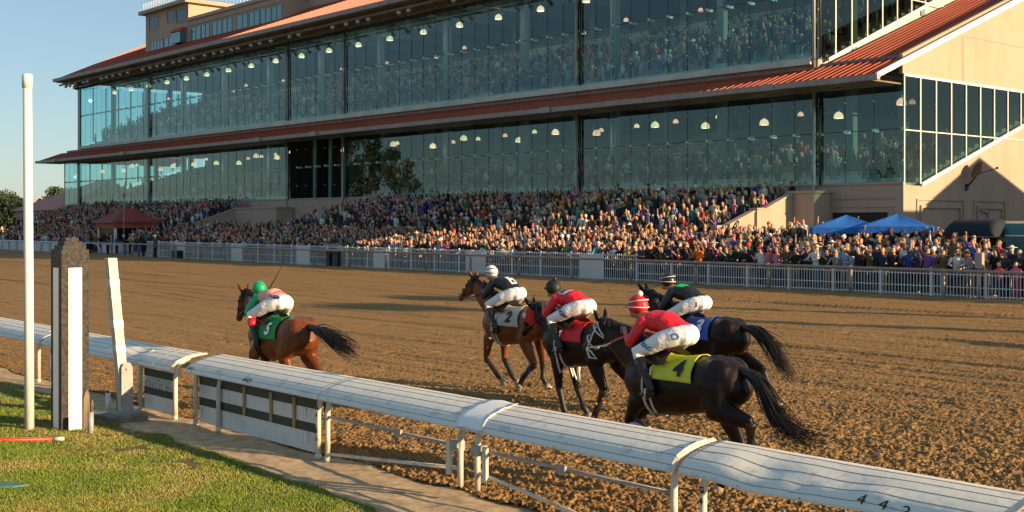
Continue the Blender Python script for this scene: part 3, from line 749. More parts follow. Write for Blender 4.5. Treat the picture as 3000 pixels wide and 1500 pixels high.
while t < 157.5: mb.prism([(60.9,20.62),(61.9,20.9),(61.9,20.6),(61.5,20.42)], 1, t-.16, t+.16); t += 1.05
mb.build('truss_ends', M['steel_dark'], GS)
for k in range(58):
    t = 46+k*1.9+rnd.uniform(-.5,.5)
    if 92 < t < 96 or rnd.random() < .15: continue
    mb = MB(); mb.loft([(58.95,t,20.68),(58.75,t-.1,20.5),(58.6,t-.18,20.3)],[.08,.15,.20],9); mb.build('floodlight', M['flood'], GS)
# downpipes
for t in TT[1:7]:
    z1 = 20.9
    mb = MB(); mb.loft([(F-.14,t+.2,0 if t in (43.2,94.8,104.9,63.8) else 5.3),(F-.14,t+.2,T1)],.085,8); 
    if t != 163.1: mb.loft([(F-.14,t+.2,12.5),(F-.14,t+.2,z1)],.085,8)
    mb.build('downpipe', M['pipe'], GS)
    mb = MB()
    for (za, zb, ov) in ((5.4,T1-.25,59.3),(13.0,z1-.25,58.8)):
        mb.loft([(F-.12,t-.22,za),(F-.12,t-.22,zb)],.07,8); mb.loft([(F-.12,t-.22,zb),(F-.9,t-1.2,zb+.05),(F-1.5,t-2.6,zb+.0),(F-1.6,t-2.7,zb+.3)],.06,6)
    mb.build('downpipe', M['steel_dark'], GS)
# press box on the roof
pb = MB(); pb.box((63,128.5,23.0),(74,139.8,28.1)); pb.build('press_tower', M['stucco'], GS)
px = MB(); px.box((62.3,127.9,28.1),(74.6,140.4,28.5)); px.build('tower_slab', M['stucco'], GS)
def win(ta, tb, z0, z1, m_='win_teal', c=63, n=1, parent=None):
    mb = MB(); mb.box((c-.02,ta,z0),(c+.05,tb,z1)); o = mb.build('window', M[m_], GS)
    fr = MB(); fr.box((c-.07,ta-.08,z0-.08),(c-.0,tb+.08,z0-.001)); fr.box((c-.07,ta-.08,z1+.001),(c-.0,tb+.08,z1+.08))
    for k in range(n+1): t = ta+(tb-ta)*k/n; fr.box((c-.07,t-.04,z0),(c-.021,t+.04,z1))
    fr.build('frame', M['gutter'], o, off=(62,37.5,0))
def tw(x): return tc(x, 63)
def zw(x, y): 
    r = (x-1500)/3565; Y_ = 63/(ST+CT*r); return HC+(650-y)*Y_/3565
for xa, xb, ya, yb in ((438,464,50,85),(491,511,31,63),(517,546,26,62)): win(tw(xb), tw(xa), zw((xa+xb)/2,yb), zw((xa+xb)/2,ya), 'win_dark')
win(tw(478), tw(442), zw(460,150), zw(460,120), 'win_teal', n=4); win(tw(520), tw(481), zw(500,143), zw(500,108), 'win_teal', n=3)
mb = MB(); ta, tb = tw(546), tw(521); mb.prism([(62.99,zw(533,128)),(62.2,zw(533,128)),(62.2,zw(533,96)),(62.99,zw(533,96))],1,ta,tb); mb.build('bay_window', M['win_teal'], GS)
mb = MB(); mb.prism([(62.99,zw(533,96)+.01),(62.0,zw(533,96)+.01),(62.6,zw(533,83)),(62.99,zw(533,83))],1,ta-.1,tb+.1); mb.build('bay_roof', M['red_roof'], GS)
pb = MB(); pb.box((63,107.8,22.8),(71,128.49,26.0)); pb.build('press_box', M['stucco'], GS)
px = MB(); px.box((62.8,107.6,26.0),(71.2,128.48,26.35)); px.box((62.9,107.7,25.4),(62.999,128.4,25.5)); px.build('press_slab', M['stucco'], GS)
for xa, xb in ((560,588),(590,614),(622,650),(652,680),(694,726),(730,760),(763,794),(796,826)):
    xm = (xa+xb)/2; win(tw(xb), tw(xa), 23.55, 25.15, 'win_teal', n=2)
pb = MB(); pb.box((66,95,24),(78,107.79,30.5)); pb.build('roof_house', M['stucco'], GS)
mb = MB()                                  # railing on the tower roof
for k in range(26): mb.tube((62.6+k*.45,128.1,28.5),(62.6+k*.45,128.1,29.5),.03,4)
for k in range(26): mb.tube((62.5,128.1+k*.45,28.5),(62.5,128.1+k*.45,29.5),.03,4)
mb.tube((62.5,128.1,29.5),(74,128.1,29.5),.03,4); mb.tube((62.5,128.1,29.5),(62.5,140,29.5),.03,4)
mb.tube((63.4,128.0,28.5),(63.4,128.0,33),.09,6); mb.build('roof_railing', M['white_frame'], GS)
# ramp walls and terraces
def ramp(t, c0, z0, c1, z1, land=0, w_=.30):
    mb = MB(); mb.prism([(c0,0),(c1,0),(c1,z1),(c0,z0)], 1, t, t+w_); mb.prism([(c0-.01,z0+.001),(c1+.01,z1+.001),(c1+.01,z1+.12),(c0-.01,z0+.12)], 1, t-.06, t+w_+.06)
    mb.box((c0-.55,t-.1,0),(c0+.0-.001,t+w_+.1,z0+.16)); mb.box((c0-.62,t-.17,z0+.161),(c0+.06-.01,t+w_+.17,z0+.26))
    if land:
        mb.box((c1+.001,t-land,0),(F-.05,t+w_-.001,z1+.05)); mb.box((c1-.08,t-land-.1,z1+.051),(F-.051,t+w_+.05,z1+.2))
    return mb.build('ramp_wall', M['stucco'], GS)
ramp(43.8, 53.7, 2.75, 56.6, 3.75); ramp(43.8, 57.3, 3.75, 60.3, 4.85, 1.5)
ramp(69.8, 55.5, 2.95, 59.8, 4.45, 8.0); ramp(112, 55.3, 2.9, 60.0, 4.45, 8.2)
mb = MB()
for (ta, tb) in ((44.15,69.7),(70.2,91),(112.4,160)):
    c = 53.5; k = 0
    poly = [(53.5,0)]
    for k in range(9): poly += [(53.5+k*.9, 1.7+.25*k), (54.4+k*.9, 1.7+.25*k)]
    poly += [(F-.02, 3.7),(F-.02,0)]
    mb.prism(poly, 1, ta, tb)
mb.build('terrace_steps', M['concrete'], GS)
# satellite dish
rt = root_ct('satellite_dish', 69.0, 37.4, 5.6, 'dark round satellite dish on a bracket on the beige end wall', 'satellite dish')
mb = MB()
def dish(u, v):
    a = 2*math.pi*u; r_ = .55*v; q = Vector((r_*math.cos(a), r_*math.sin(a), .25*v*v)); q.rotate(Euler((R(-65),R(10),R(60)))); return (69.3+q.x, 36.75+q.y, 6.25+q.z)
mb.grid(dish, 18, 5); o = mb.build('reflector', M['steel_dark'], rt)
mb = MB(); mb.tube((69.0,37.44,5.3),(69.3,36.9,6.1),.05); mb.tube((69.3,36.9,6.1),(70.1,36.2,6.4),.03); mb.ell((70.15,36.15,6.45),(.09,.09,.07)); mb.box((68.9,37.4,5.1),(69.1,37.5,5.5)); mb.build('bracket', M['steel_dark'], rt)

# pendant lamps
lampmesh = {}
def lamp_mesh(kind):
    if kind in lampmesh: return lampmesh[kind]
    mb = MB(); mb.loft([(0,0,.0),(0,0,.12),(0,0,.30),(0,0,.42),(0,0,.47)],[.33,.34,.29,.17,.07],14)
    cp = MB(); cp.loft([(0,0,.471),(0,0,.66)],[.07,.08],8); cp.tube((0,0,.66),(0,0,1.9),.012,4)
    lampmesh[kind] = (mb.mesh('lamp_shade', M['lamp_warm' if kind else 'lamp']), cp.mesh('lamp_cap', M['lamp_cap'])); return lampmesh[kind]
def pendant(c, t, z, kind, lab, grp, s=1):
    a_, b_ = lamp_mesh(kind)
    e = empty('pendant_lamp', c, t, z, 0, lab, 'pendant lamp', grp); e.scale = (s,s,s)
    for nm, me in (('lamp_shade', a_), ('lamp_cap', b_)):
        link(nm, me, e)
    if s > .85:
        pl = bpy.data.lights.new('lamp_light', 'POINT'); pl.energy = 34 if z > 15 else 14; pl.color = (1, .84, .62); pl.shadow_soft_size = .25
        lo = bpy.data.objects.new('lamp_light', pl); COL.objects.link(lo); lo.parent = e; lo.location = (0, 0, -.35)
ORD = ['first','second','third','fourth','fifth','sixth','seventh','eighth','ninth','tenth','eleventh','twelfth','thirteenth','fourteenth','fifteenth','sixteenth','seventeenth','eighteenth','nineteenth','twentieth','twenty first','twenty second','twenty third','twenty fourth','twenty fifth','twenty sixth']
for k in range(20):
    pendant(65, 153.7-k*5.15, 20.1-.2, 0, f'cream pendant lamp behind upper glass, {ORD[k]} from left in the front row', 'pendant lamps in the upper hall front row', .92)
for k in range(14):
    pendant(71+ (k%3), 150.5-k*6.9, 19.3, 1, f'small salmon pendant lamp deep inside the upper hall, {ORD[k]} from the left', 'small salmon lamps in the upper hall', .6)
for k in range(24):
    pendant(65.0+rnd.uniform(-.6,1.2), 158-k*5.15+rnd.uniform(-.5,.5), 9.75+rnd.choice([0,0,.35,-.2]), (k%5==3)*1, f'pendant lamp behind lower glass, {ORD[k]} from left in the front row', 'pendant lamps in the lower hall front row', .9)
for k in range(24):
    pendant(69.5+(k*7%4), 157-k*5.0, 10.75, k%2, f'pendant lamp deep in lower hall, {ORD[k]} from left in the back row', 'pendant lamps in the lower hall back row', .65)

# ------------------------------------------------------------------ outer rail, picket fence
OR_ = root_ct('outer_rail', 46.3, 60, 0, 'weathered round steel rail on posts along the crowd side of the dirt track', 'rail')
mb = MB(); mb.loft([(46.3,t,1.2) for t in range(14,118,2)], .065, 10); mb.build('rail_pipe', M['outer_rail'], OR_)
posts_t = [26.2+4.42*k for k in range(-2, 20)]
for t in posts_t:
    mb = MB(); mb.loft([(46.36,t,-.1),(46.36,t,1.1)],.085,8); mb.loft([(46.3,t-.09,1.2),(46.3,t+.09,1.2)],.082,10); mb.build('rail_post', M['outer_rail'], OR_)
CR = root_ct('curved_outer_rail', 47, 130, 0, 'thin white rail curving away at the far left in front of the kiosk and crowd', 'rail')
mb = MB(); pts = [(46.9,109.5,1.05),(46.9,116,1.12)]+[(46.9-.0008*(k**2)*1.0,116+k*2,1.12) for k in range(1,24)]
mb.loft(pts, .05, 8); mb.loft([(46.9,116,1.12),(46.9,115,1.0),(46.9,114.4,.6),(46.9,114.3,0)],.06,8); mb.build('rail_pipe', M['picket'], CR)
for k in range(12):
    p_ = pts[2+k*2]; mb = MB(); mb.tube((p_[0],p_[1],0),(p_[0],p_[1],1.1),.05); mb.build('rail_post', M['picket'], CR)
PF = root_ct('picket_fence', 47, 60, 0, 'white metal picket fence holding back the crowd along the track', 'fence')
solid = {}
def pfence(t0, t1, h, solids):
    n = round((t1-t0)/2.45); w = (t1-t0)/n
    for k in range(n):
        a_, b_ = t0+k*w, t0+(k+1)*w
        mb = MB()
        mb.box((46.97,a_,h-.10),(47.0,b_,h-.06)); mb.box((46.97,a_,.14),(47.0,b_,.18)); mb.box((46.97,a_,h*.44),(47.0,b_,h*.44+.035))
        q = a_+.075
        while q < b_: mb.box((46.945,q-.012,.06),(46.968,q+.012,h)); q += .148
        o = mb.build('picket_panel', M['picket'], PF)
        mb = MB(); mb.box((46.93,a_-.035,0),(47.01,a_+.035,h+.06)); mb.build('fence_post', M['picket'], PF)
        if (k % 4) in solids:
            mb = MB(); mb.box((47.015,a_+.1,.06),(47.04,a_+w*.75,h-.03)); mb.build('solid_board', M['picket'], PF)
pfence(15, 44, 1.10, ()); pfence(44, 104, 1.5, (1,)); pfence(118, 160, 1.1, (0,1,2,3))
for t in (27.3,):
    rt = root_ct('meter_box', 46.6, 24.4, 0, 'grey box on a thin pole at the outer rail on the right', 'box')
    tq = tc(2868, 46.7)
    mb = MB(); mb.tube((46.7,tq,0),(46.7,tq,1.3),.05); mb.build('pole', M['gutter'], rt)
    mb = MB(); mb.box((46.6,tq-.19,1.3),(46.82,tq+.15,1.95)); mb.build('box_body', M['gutter'], rt, bevel=.04)
# black bin by the fence
rt = root_ct('bin_frame', 46.75, tc(975, 46.7), 0, 'black two-legged stand on the track side of the picket fence', 'stand')
tq = tc(975,46.7); mb = MB(); mb.box((46.62,tq-.75,.0),(46.86,tq-.3,1.0)); mb.box((46.62,tq+.3,0),(46.86,tq+.75,1.0)); mb.box((46.6,tq-.8,1.001),(46.88,tq+.8,1.12)); mb.build('stand_body', M['black'], rt, bevel=.02)
rt = root_ct('speaker_box', 46.7, tc(517, 46.7), 0, 'black box on the ground where the picket fence ends at left', 'box')
tq = tc(517,46.7); mb = MB(); mb.box((46.5,tq-.7,0),(47.0,tq+.6,.75)); mb.build('box_body', M['black'], rt, bevel=.03)

# ------------------------------------------------------------------ kiosk, tents, trailer
kt = 116.5
NB = root_ct('neighbour_building', 78, 10, 0, 'gabled building beyond the right edge whose shadow falls on the beige end wall', 'building')
mb = MB(); mb.prism([(64.3,0),(95,0),(95,10.2),(86.3,10.4),(79.2,12.9),(73.4,10.1),(64.3,10.0)], 1, 3, 15); mb.build('wall', M['stucco'], NB)
mb = MB(); mb.prism([(73.0,10.22),(79.2,13.15),(86.6,10.55),(86.6,10.7),(79.2,13.35),(73.0,10.4)], 1, 2.8, 15.2); mb.build('roof', M['red_roof'], NB)
KR = root_ct('kiosk', 50.5, kt, 0, 'small kiosk with a red pyramid roof at the left end of the fence', 'kiosk')
mb = MB(); a_ = 2.55; z0, z1 = 3.22, 4.75
for s_ in ((1,1),(1,-1),(-1,-1),(-1,1)):
    pass
c0, t0 = 50.5, kt
cs = [(c0-a_,t0-a_),(c0+a_,t0-a_),(c0+a_,t0+a_),(c0-a_,t0+a_)]
mb.add([(x,y,z0) for x,y in cs]+[(c0,t0,z1)]+[(x,y,z0-.1) for x,y in cs], [(0,1,4),(1,2,4),(2,3,4),(3,0,4),(8,7,6,5),(0,5,6,1),(1,6,7,2),(2,7,8,3),(3,8,5,0)])
M['kiosk_red_shaded'] = mat('shaded_kiosk_roof', (.30,.035,.022), .5, var=((.22,.03,.018), 1, .4, .8))  # darker copy of the roof red, shade put into the colour
mb.build('roof', M['kiosk_red_shaded'], KR)
mb = MB()
for k in range(-5, 6):
    f_ = k/5.5; 
    for ax in range(4):
        e = a_; pt = {0:(c0+e*f_,t0-e),1:(c0+e,t0+e*f_),2:(c0+e*f_,t0+e),3:(c0-e,t0+e*f_)}[ax]
        s_ = 1-abs(f_)
        dx, dy = {0:(0,1),1:(-1,0),2:(0,-1),3:(1,0)}[ax]
        mb.tube((pt[0],pt[1],z0+.01),(pt[0]+dx*e*s_,pt[1]+dy*e*s_,z0+.01+(z1-z0)*s_),.025,4)
mb.build('roof_ribs', M['kiosk_red_shaded'], KR)
mb = MB(); mb.box((c0-2.2,t0-2.2,2.6),(c0+2.2,t0+2.2,3.1)); mb.build('red_fascia', M['brick'], KR)
mb = MB()
for sx in (-1,1):
    for sy in (-1,1): mb.box((c0+sx*2-.1,t0+sy*2-.1,0),(c0+sx*2+.1,t0+sy*2+.1,2.6))
mb.box((c0-2.0,t0-2.0,.0),(c0+2.0,t0+2.0,1.0)); mb.build('walls', M['picket'], KR)
mb = MB(); mb.box((c0-1.95,t0-1.95,1.001),(c0+1.95,t0+1.95,2.599)); mb.build('windows', M['win_dark'], KR)
rt = root_ct('flag_mast', 47.6, tc(363,47.6), 0, 'thin mast with a small red light rising in front of the kiosk roof', 'mast')
tq = tc(363,47.6); mb = MB(); mb.tube((47.6,tq,0),(47.6,tq,5.6),.045); mb.build('mast', M['gutter'], rt)
mb = MB(); mb.ell((47.6,tq,5.7),(.12,.12,.2)); mb.build('red_light', M['brick'], rt)
def tent(x, c, half, zt, ze, lab, rzo):
    t = tc(x, c); rt = root_ct('canopy_tent', c, t, 0, lab, 'canopy tent', 'blue canopy tents behind the fence')
    ang = rzo
    def q(a, b, z): ca, sa = math.cos(ang), math.sin(ang); return (c+a*ca-b*sa, t+a*sa+b*ca, z)
    mb = MB(); k = ((-1,-1),(1,-1),(1,1),(-1,1))
    def roof(u, v):
        an = u*4; i = int(an) % 4; f_ = an-int(an); a0, b0 = k[i]; a1, b1 = k[(i+1)%4]
        ex, ey = (a0+(a1-a0)*f_)*half, (b0+(b1-b0)*f_)*half
        sag = -.10*math.sin(math.pi*v)*(1-abs(2*f_-1)**1.5*.9) + (-.10*(1-abs(2*f_-1)**2) * (v**3))*0
        return q(ex*v, ey*v, zt+(ze-zt)*v+sag)
    mb.grid(roof, 32, 8)
    def val(u, v):
        x_, y_, z_ = roof(u, 1); return (x_, y_, z_-.30*v+.015*math.sin(u*60)*v)
    mb.grid(val, 64, 2); mb.build('fabric_roof', M['tent'], rt)
    for a0, b0 in k:
        mb = MB(); p0 = q(a0*half*.98, b0*half*.98, 0); p1 = q(a0*half*.98, b0*half*.98, ze-.02); mb.tube(p0, p1, .025, 6); mb.build('leg', M['white_frame'], rt)
    mb = MB()
    for a0, b0 in k: mb.tube(q(a0*half*.98,b0*half*.98,ze-.35), q(a0*half*.5,b0*half*.98,ze-.75+.6), .014, 5)
    mb.build('brace', M['white_frame'], rt)
tent(2480, 53.0, 1.72, 3.56, 2.92, 'left blue canopy tent, in front of the dark doorway', .55)
tent(2628, 53.4, 1.72, 3.60, 2.98, 'right blue canopy tent, next to the teal trailer', .5)
# trailer
tr_t1 = tc(2800, 52.5)
TR = root_ct('food_trailer', 53, 20, 0, 'teal food trailer with a dark rounded awning at the right edge', 'trailer')
mb = MB(); c0, c1 = 52.2, 54.6; ta, tb = 13.0, tr_t1-.3
prof = [(c0,.75),(c0,2.65),(c0+.08,2.92),(c0+.3,3.13),(c0+.7,3.24),(c1-.7,3.24),(c1-.3,3.13),(c1-.08,2.92),(c1,2.65),(c1,.75)]
mb.prism(prof, 1, ta, tc(2925,52.4)); mb.build('body', M['green_trailer'], TR, bevel=.03)
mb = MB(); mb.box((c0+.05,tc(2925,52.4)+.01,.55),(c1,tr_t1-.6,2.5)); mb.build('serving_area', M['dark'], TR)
mb = MB(); aw = [(c0-1.0,2.28),(c0-1.0,2.36),(c0-.95,2.7),(c0-.8,2.98),(c0-.5,3.12),(c0,3.16),(c1,3.16),(c1,3.05),(c0,3.05)]
ex = tc(2925,51.6)
for (q0, q1, sh) in ((ex, tr_t1, 0),):
    n_ = 16; vs = []; 
    def awf(u, v):
        tt = q0+(q1-q0)*u; e = min(1, min(u, 1-u)/.14); e = math.sqrt(max(0, 1-(1-e)**2)); k = v*3
        zz = 2.55+(.78*e)*math.sin(min(1, v*1.15)*math.pi/2); cc = c0-1.0+1.4*(1-math.cos(min(1, v)*math.pi/2)); return (cc, tt, zz)
    mb.grid(awf, 24, 10)
mb.build('awning', M['navy'], TR)
mb = MB(); mb.box((c0-.012,ta,2.56),(c0-.002,tc(2925,52.4)-.15,2.62)); mb.build('white_line', M['white_frame'], TR)
mb = MB(); mb.box((c0-.08,tc(2942,52.2)-.06,.9),(c0-.01,tc(2942,52.2)+.06,2.3)); mb.build('door_handle_bar', M['black'], TR)
mb = MB(); mb.ell((c0-.05,tc(2930,52.2),2.75),(.06,.09,.06)); mb.build('red_lamp', M['red'], TR)
for tt in (15.5, 16.6):
    mb = MB(); mb.loft([(c0-.02,tt,.38),(c0+.22,tt,.38)],[.38,.38],16); mb.build('wheel', M['black'], TR)

# ------------------------------------------------------------------ far left buildings and trees
AN = root_ct('low_annex', 62, 176, 0, 'low grey-walled annex with a dark red hip roof left of the grandstand', 'building')
mb = MB(); mb.box((62.5,163.5,0),(75,183,4.75)); mb.build('wall', M['stucco'], AN)
mb = MB(); mb.add([(61.8,163.2,4.8),(75.5,163.2,4.8),(75.5,184,4.8),(61.8,184,4.8),(68.5,163.2,9.0),(68.5,168,9.0)],[(0,3,5,4),(3,2,5),(2,1,4,5),(0,4,1),(0,1,2,3)]); mb.build('roof', M['red_roof'], AN)
mb = MB(); mb.box((62.35,163.6,4.1),(62.49,182.9,4.3)); mb.build('string_course', M['stucco'], AN)
X_, Y_ = (118-1500)/3565*330, 330
GB = empty('gabled_house', X_, Y_, 0, R(-12), 'red gabled building with white trim and a grey roof at the far left', 'building', None, True)
mb = MB(); mb.prism([(-4.2,0),(4.2,0),(4.2,6.8),(0,9.6),(-4.2,6.8)],1,0,14); mb.build('wall', M['brick'], GB)
mb = MB(); mb.prism([(-4.9,6.25),(0,9.65),(4.9,6.25),(4.9,6.7),(0,10.1),(-4.9,6.7)],1,-.5,-.1); mb.build('white_trim', M['white_frame'], GB)
mb = MB(); mb.prism([(-4.8,6.4),(0,9.7),(4.8,6.4),(4.8,6.6),(0,9.95),(-4.8,6.6)],1,-.09,14.5); mb.build('roof', M['gutter'], GB)
X_, Y_ = (20-1500)/3565*300, 300
HB = empty('low_house', X_, Y_, 0, R(10), 'pale low building glimpsed behind the trees at the left edge', 'building', None, True)
mb = MB(); mb.box((-9,0,0),(12,8,4.0)); mb.build('wall', mat('pale_wall', (.6,.5,.36), .9), HB)
mb = MB(); mb.box((-9.5,-.5,4.001),(12.5,8.5,4.5)); mb.build('roof', M['gutter'], HB)
def tree(x, ybase_d, h_, rad, label, leaf='leaf', seed=1, n=5200, group='trees at the far left', asp=1.0, world=None, leafs=.28, trunk=.3):
    rs = np.random.RandomState(seed); Yd = ybase_d
    pos = world if world else ((x-1500)/3565*Yd, Yd)
    rt = empty('tree', pos[0], pos[1], 0, rs.rand()*6, label, 'tree', group, True)
    mb = MB(); mb.loft([(0,0,-.2),(.05,0,h_*trunk*.5),(-.1,.1,h_*trunk),(0,0,h_*.6)],[h_*.035,h_*.025,h_*.02,h_*.008],8)
    cl = []
    for k in range(20):
        a_ = rs.rand()*6.283; rr_ = rad*(.25+.6*math.sqrt(rs.rand())); zz = h_*(trunk+.12+(.80-trunk)*rs.rand()); rr_ *= (1.15-.75*abs((zz/h_-.58)/.42)**1.5)
        p_ = np.array([rr_*math.cos(a_), rr_*math.sin(a_), zz]); cl.append((p_, rad*(.27+.25*rs.rand())))
        mb.loft([(0,0,h_*trunk*.8),(p_[0]*.45,p_[1]*.45,(p_[2]+h_*trunk)*.5),tuple(p_)],[h_*.012,h_*.008,h_*.003],5)
    mb.build('trunk', M['bark'], rt)
    cen = []; 
    w_ = np.array([c_[1]**2 for c_ in cl]); pick = rs.choice(len(cl), n, p=w_/w_.sum())
    d = rs.randn(n,3); d /= np.linalg.norm(d,axis=1)[:,None]; rr_ = rs.rand(n)**.45
    C = np.array([c_[0] for c_ in cl])[pick]; Rr = np.array([c_[1] for c_ in cl])[pick]
    ctr = C + d*(rr_*Rr)[:,None]*np.array([1.15,1.15,.8*asp])
    a = rs.randn(n,3); a /= np.linalg.norm(a,axis=1)[:,None]; b = np.cross(a, rs.randn(n,3)); b /= np.linalg.norm(b,axis=1)[:,None]
    s_ = leafs*(.6+.8*rs.rand(n))[:,None]
    v = np.stack([ctr-a*s_, ctr+b*s_*.6, ctr+a*s_, ctr-b*s_*.6], 1).reshape(-1,3); f = np.arange(4*n).reshape(-1,4)
    link('crown', npmesh('crown', v, f, M[leaf], False), rt)
tree(0, 230, 9.5, 4.5, 'large dark green tree cut by the left edge of the photo', 'leaf', 1, 6000)
tree(28, 215, 7.0, 4.6, 'bushy dark green tree left of the tall white pole', 'leaf_dark', 2, 6000)
tree(66, 250, 8.0, 3.6, 'yellow-green tree just behind the tall white pole', 'leaf_y', 3, 4500)
tree(112, 215, 5.8, 3.2, 'low dark tree right of the tall white pole', 'leaf', 4, 4500)
tree(176, 300, 11.6, 4.2, 'round green tree top showing above the dark red annex roof', 'leaf', 5, 5000)
# trees across the infield: outside the photo, seen mirrored in the glass front
refl = [(-22,214,22,4,'tall loose tree'),(-22,224,25,4.5,'tallest loose tree'),(-24,206,19,4,'shorter loose tree')]
for k, (c_, t_, h_, r_, lb) in enumerate(refl):
    p_ = P(c_, t_); tree(0, 0, h_, r_, lb+' on the infield, seen mirrored in the lower glass', 'leaf', 10+k, 2600, 'trees mirrored in the glass front', 1.3, (p_.x, p_.y), .36, .12)
tree(0, 0, 19.2, 1.7, 'tall tree beyond the right edge whose shadow crosses the track', 'leaf_dark', 31, 900, 'trees off to the right', 1.0, (55, 13.7), .35, .78)
tree(0, 0, 18.6, 1.3, 'slimmer tree beyond the right edge whose shadow crosses the track', 'leaf_dark', 32, 700, 'trees off to the right', 1.0, (55, 19.5), .35, .78)
rs = np.random.RandomState(5); vs = []
for k in range(150):
    t_ = 120 + k*3.6 + rs.rand()*4; c_ = -110+rs.rand()*16
    g_ = vn(np.array([t_/28.]), np.array([0.]), 9)[0]
    h_ = 5+9*g_*(.7+.6*rs.rand()); n = 420
    d = rs.randn(n,3); d /= np.linalg.norm(d,axis=1)[:,None]; d *= (rs.rand(n)**.4)[:,None]
    ctr = np.array([c_,t_,h_*.5]) + d*np.array([2.6,2.6,h_*.5])*np.array([1,1,1])
    ctr[:,0:2] = np.array([c_,t_]) + (ctr[:,0:2]-np.array([c_,t_]))*np.clip(1.25-ctr[:,2:3]/h_, .15, 1)
    a = rs.randn(n,3)*.35; b = rs.randn(n,3)*.3
    vs.append(np.stack([ctr-a, ctr+b, ctr+a, ctr-b],1).reshape(-1,3))
v = np.concatenate(vs); o = link('far_woodland', npmesh('far_woodland', v, np.arange(len(v)).reshape(-1,4), M['leaf'], False)); o.rotation_euler = (0,0,TH)
tag(o, 'distant line of trees mirrored along the bottom of the lower glass front', 'woodland', kind='stuff')
# ------------------------------------------------------------------ crowd
SK = [('fair',(.55,.29,.18)),('tan',(.45,.23,.13)),('light',(.60,.34,.22)),('brown',(.17,.08,.045)),('dark',(.08,.04,.025))]
HAIRS = [('black',(.012,.010,.009)),('brunette',(.04,.02,.012)),('brown',(.09,.045,.02)),('blond',(.40,.24,.09)),('auburn',(.18,.06,.02)),('grey',(.30,.28,.26))]
TOPS = [('black',(.010,.010,.011),30),('navy',(.012,.020,.05),16),('charcoal',(.04,.04,.042),10),('white',(.62,.61,.59),10),('grey',(.28,.28,.28),6),('denim',(.22,.33,.46),6),('olive',(.08,.08,.03),4),
        ('red',(.45,.03,.025),4),('pink',(.60,.20,.26),5),('cream',(.62,.52,.36),5),('brown',(.14,.07,.035),5),('blue',(.02,.07,.33),2),('teal',(.03,.28,.27),3),('purple',(.14,.05,.22),2),('mustard',(.45,.26,.03),2),('orange',(.75,.16,.02),1),('green',(.04,.18,.06),2)]
BOT = [(.012,.013,.016),(.03,.05,.10),(.02,.025,.05),(.25,.19,.12),(.05,.05,.05),(.10,.15,.24)]
POSES = {
 'rest':   [((.25,.00,1.13),(.23,.14,.93)), ((-.25,.00,1.13),(-.23,.12,.92))],
 'lean':   [((.27,.14,1.17),(.20,.40,1.14)), ((-.27,.14,1.17),(-.16,.42,1.14))],
 'phone':  [((.24,.22,1.28),(.07,.38,1.55)), ((-.24,.18,1.25),(-.05,.36,1.50))],
 'cheer':  [((.27,.06,1.62),(.24,.10,1.90)), ((-.25,.05,1.15),(-.20,.20,1.05))],
 'fold':   [((.25,.08,1.17),(-.04,.22,1.20)), ((-.25,.08,1.16),(.05,.24,1.15))],
 'drink':  [((.24,.10,1.15),(.14,.33,1.30)), ((-.25,.02,1.13),(-.22,.15,.93))],
 'shade':  [((.29,.12,1.42),(.09,.14,1.66)), ((-.25,.02,1.13),(-.24,.12,.93))],
}
POSETXT = {'rest':'arms down','lean':'leaning on the fence','phone':'raising a phone','cheer':'one arm raised','fold':'folded arms','drink':'holding a cup','shade':'hand at the brow'}
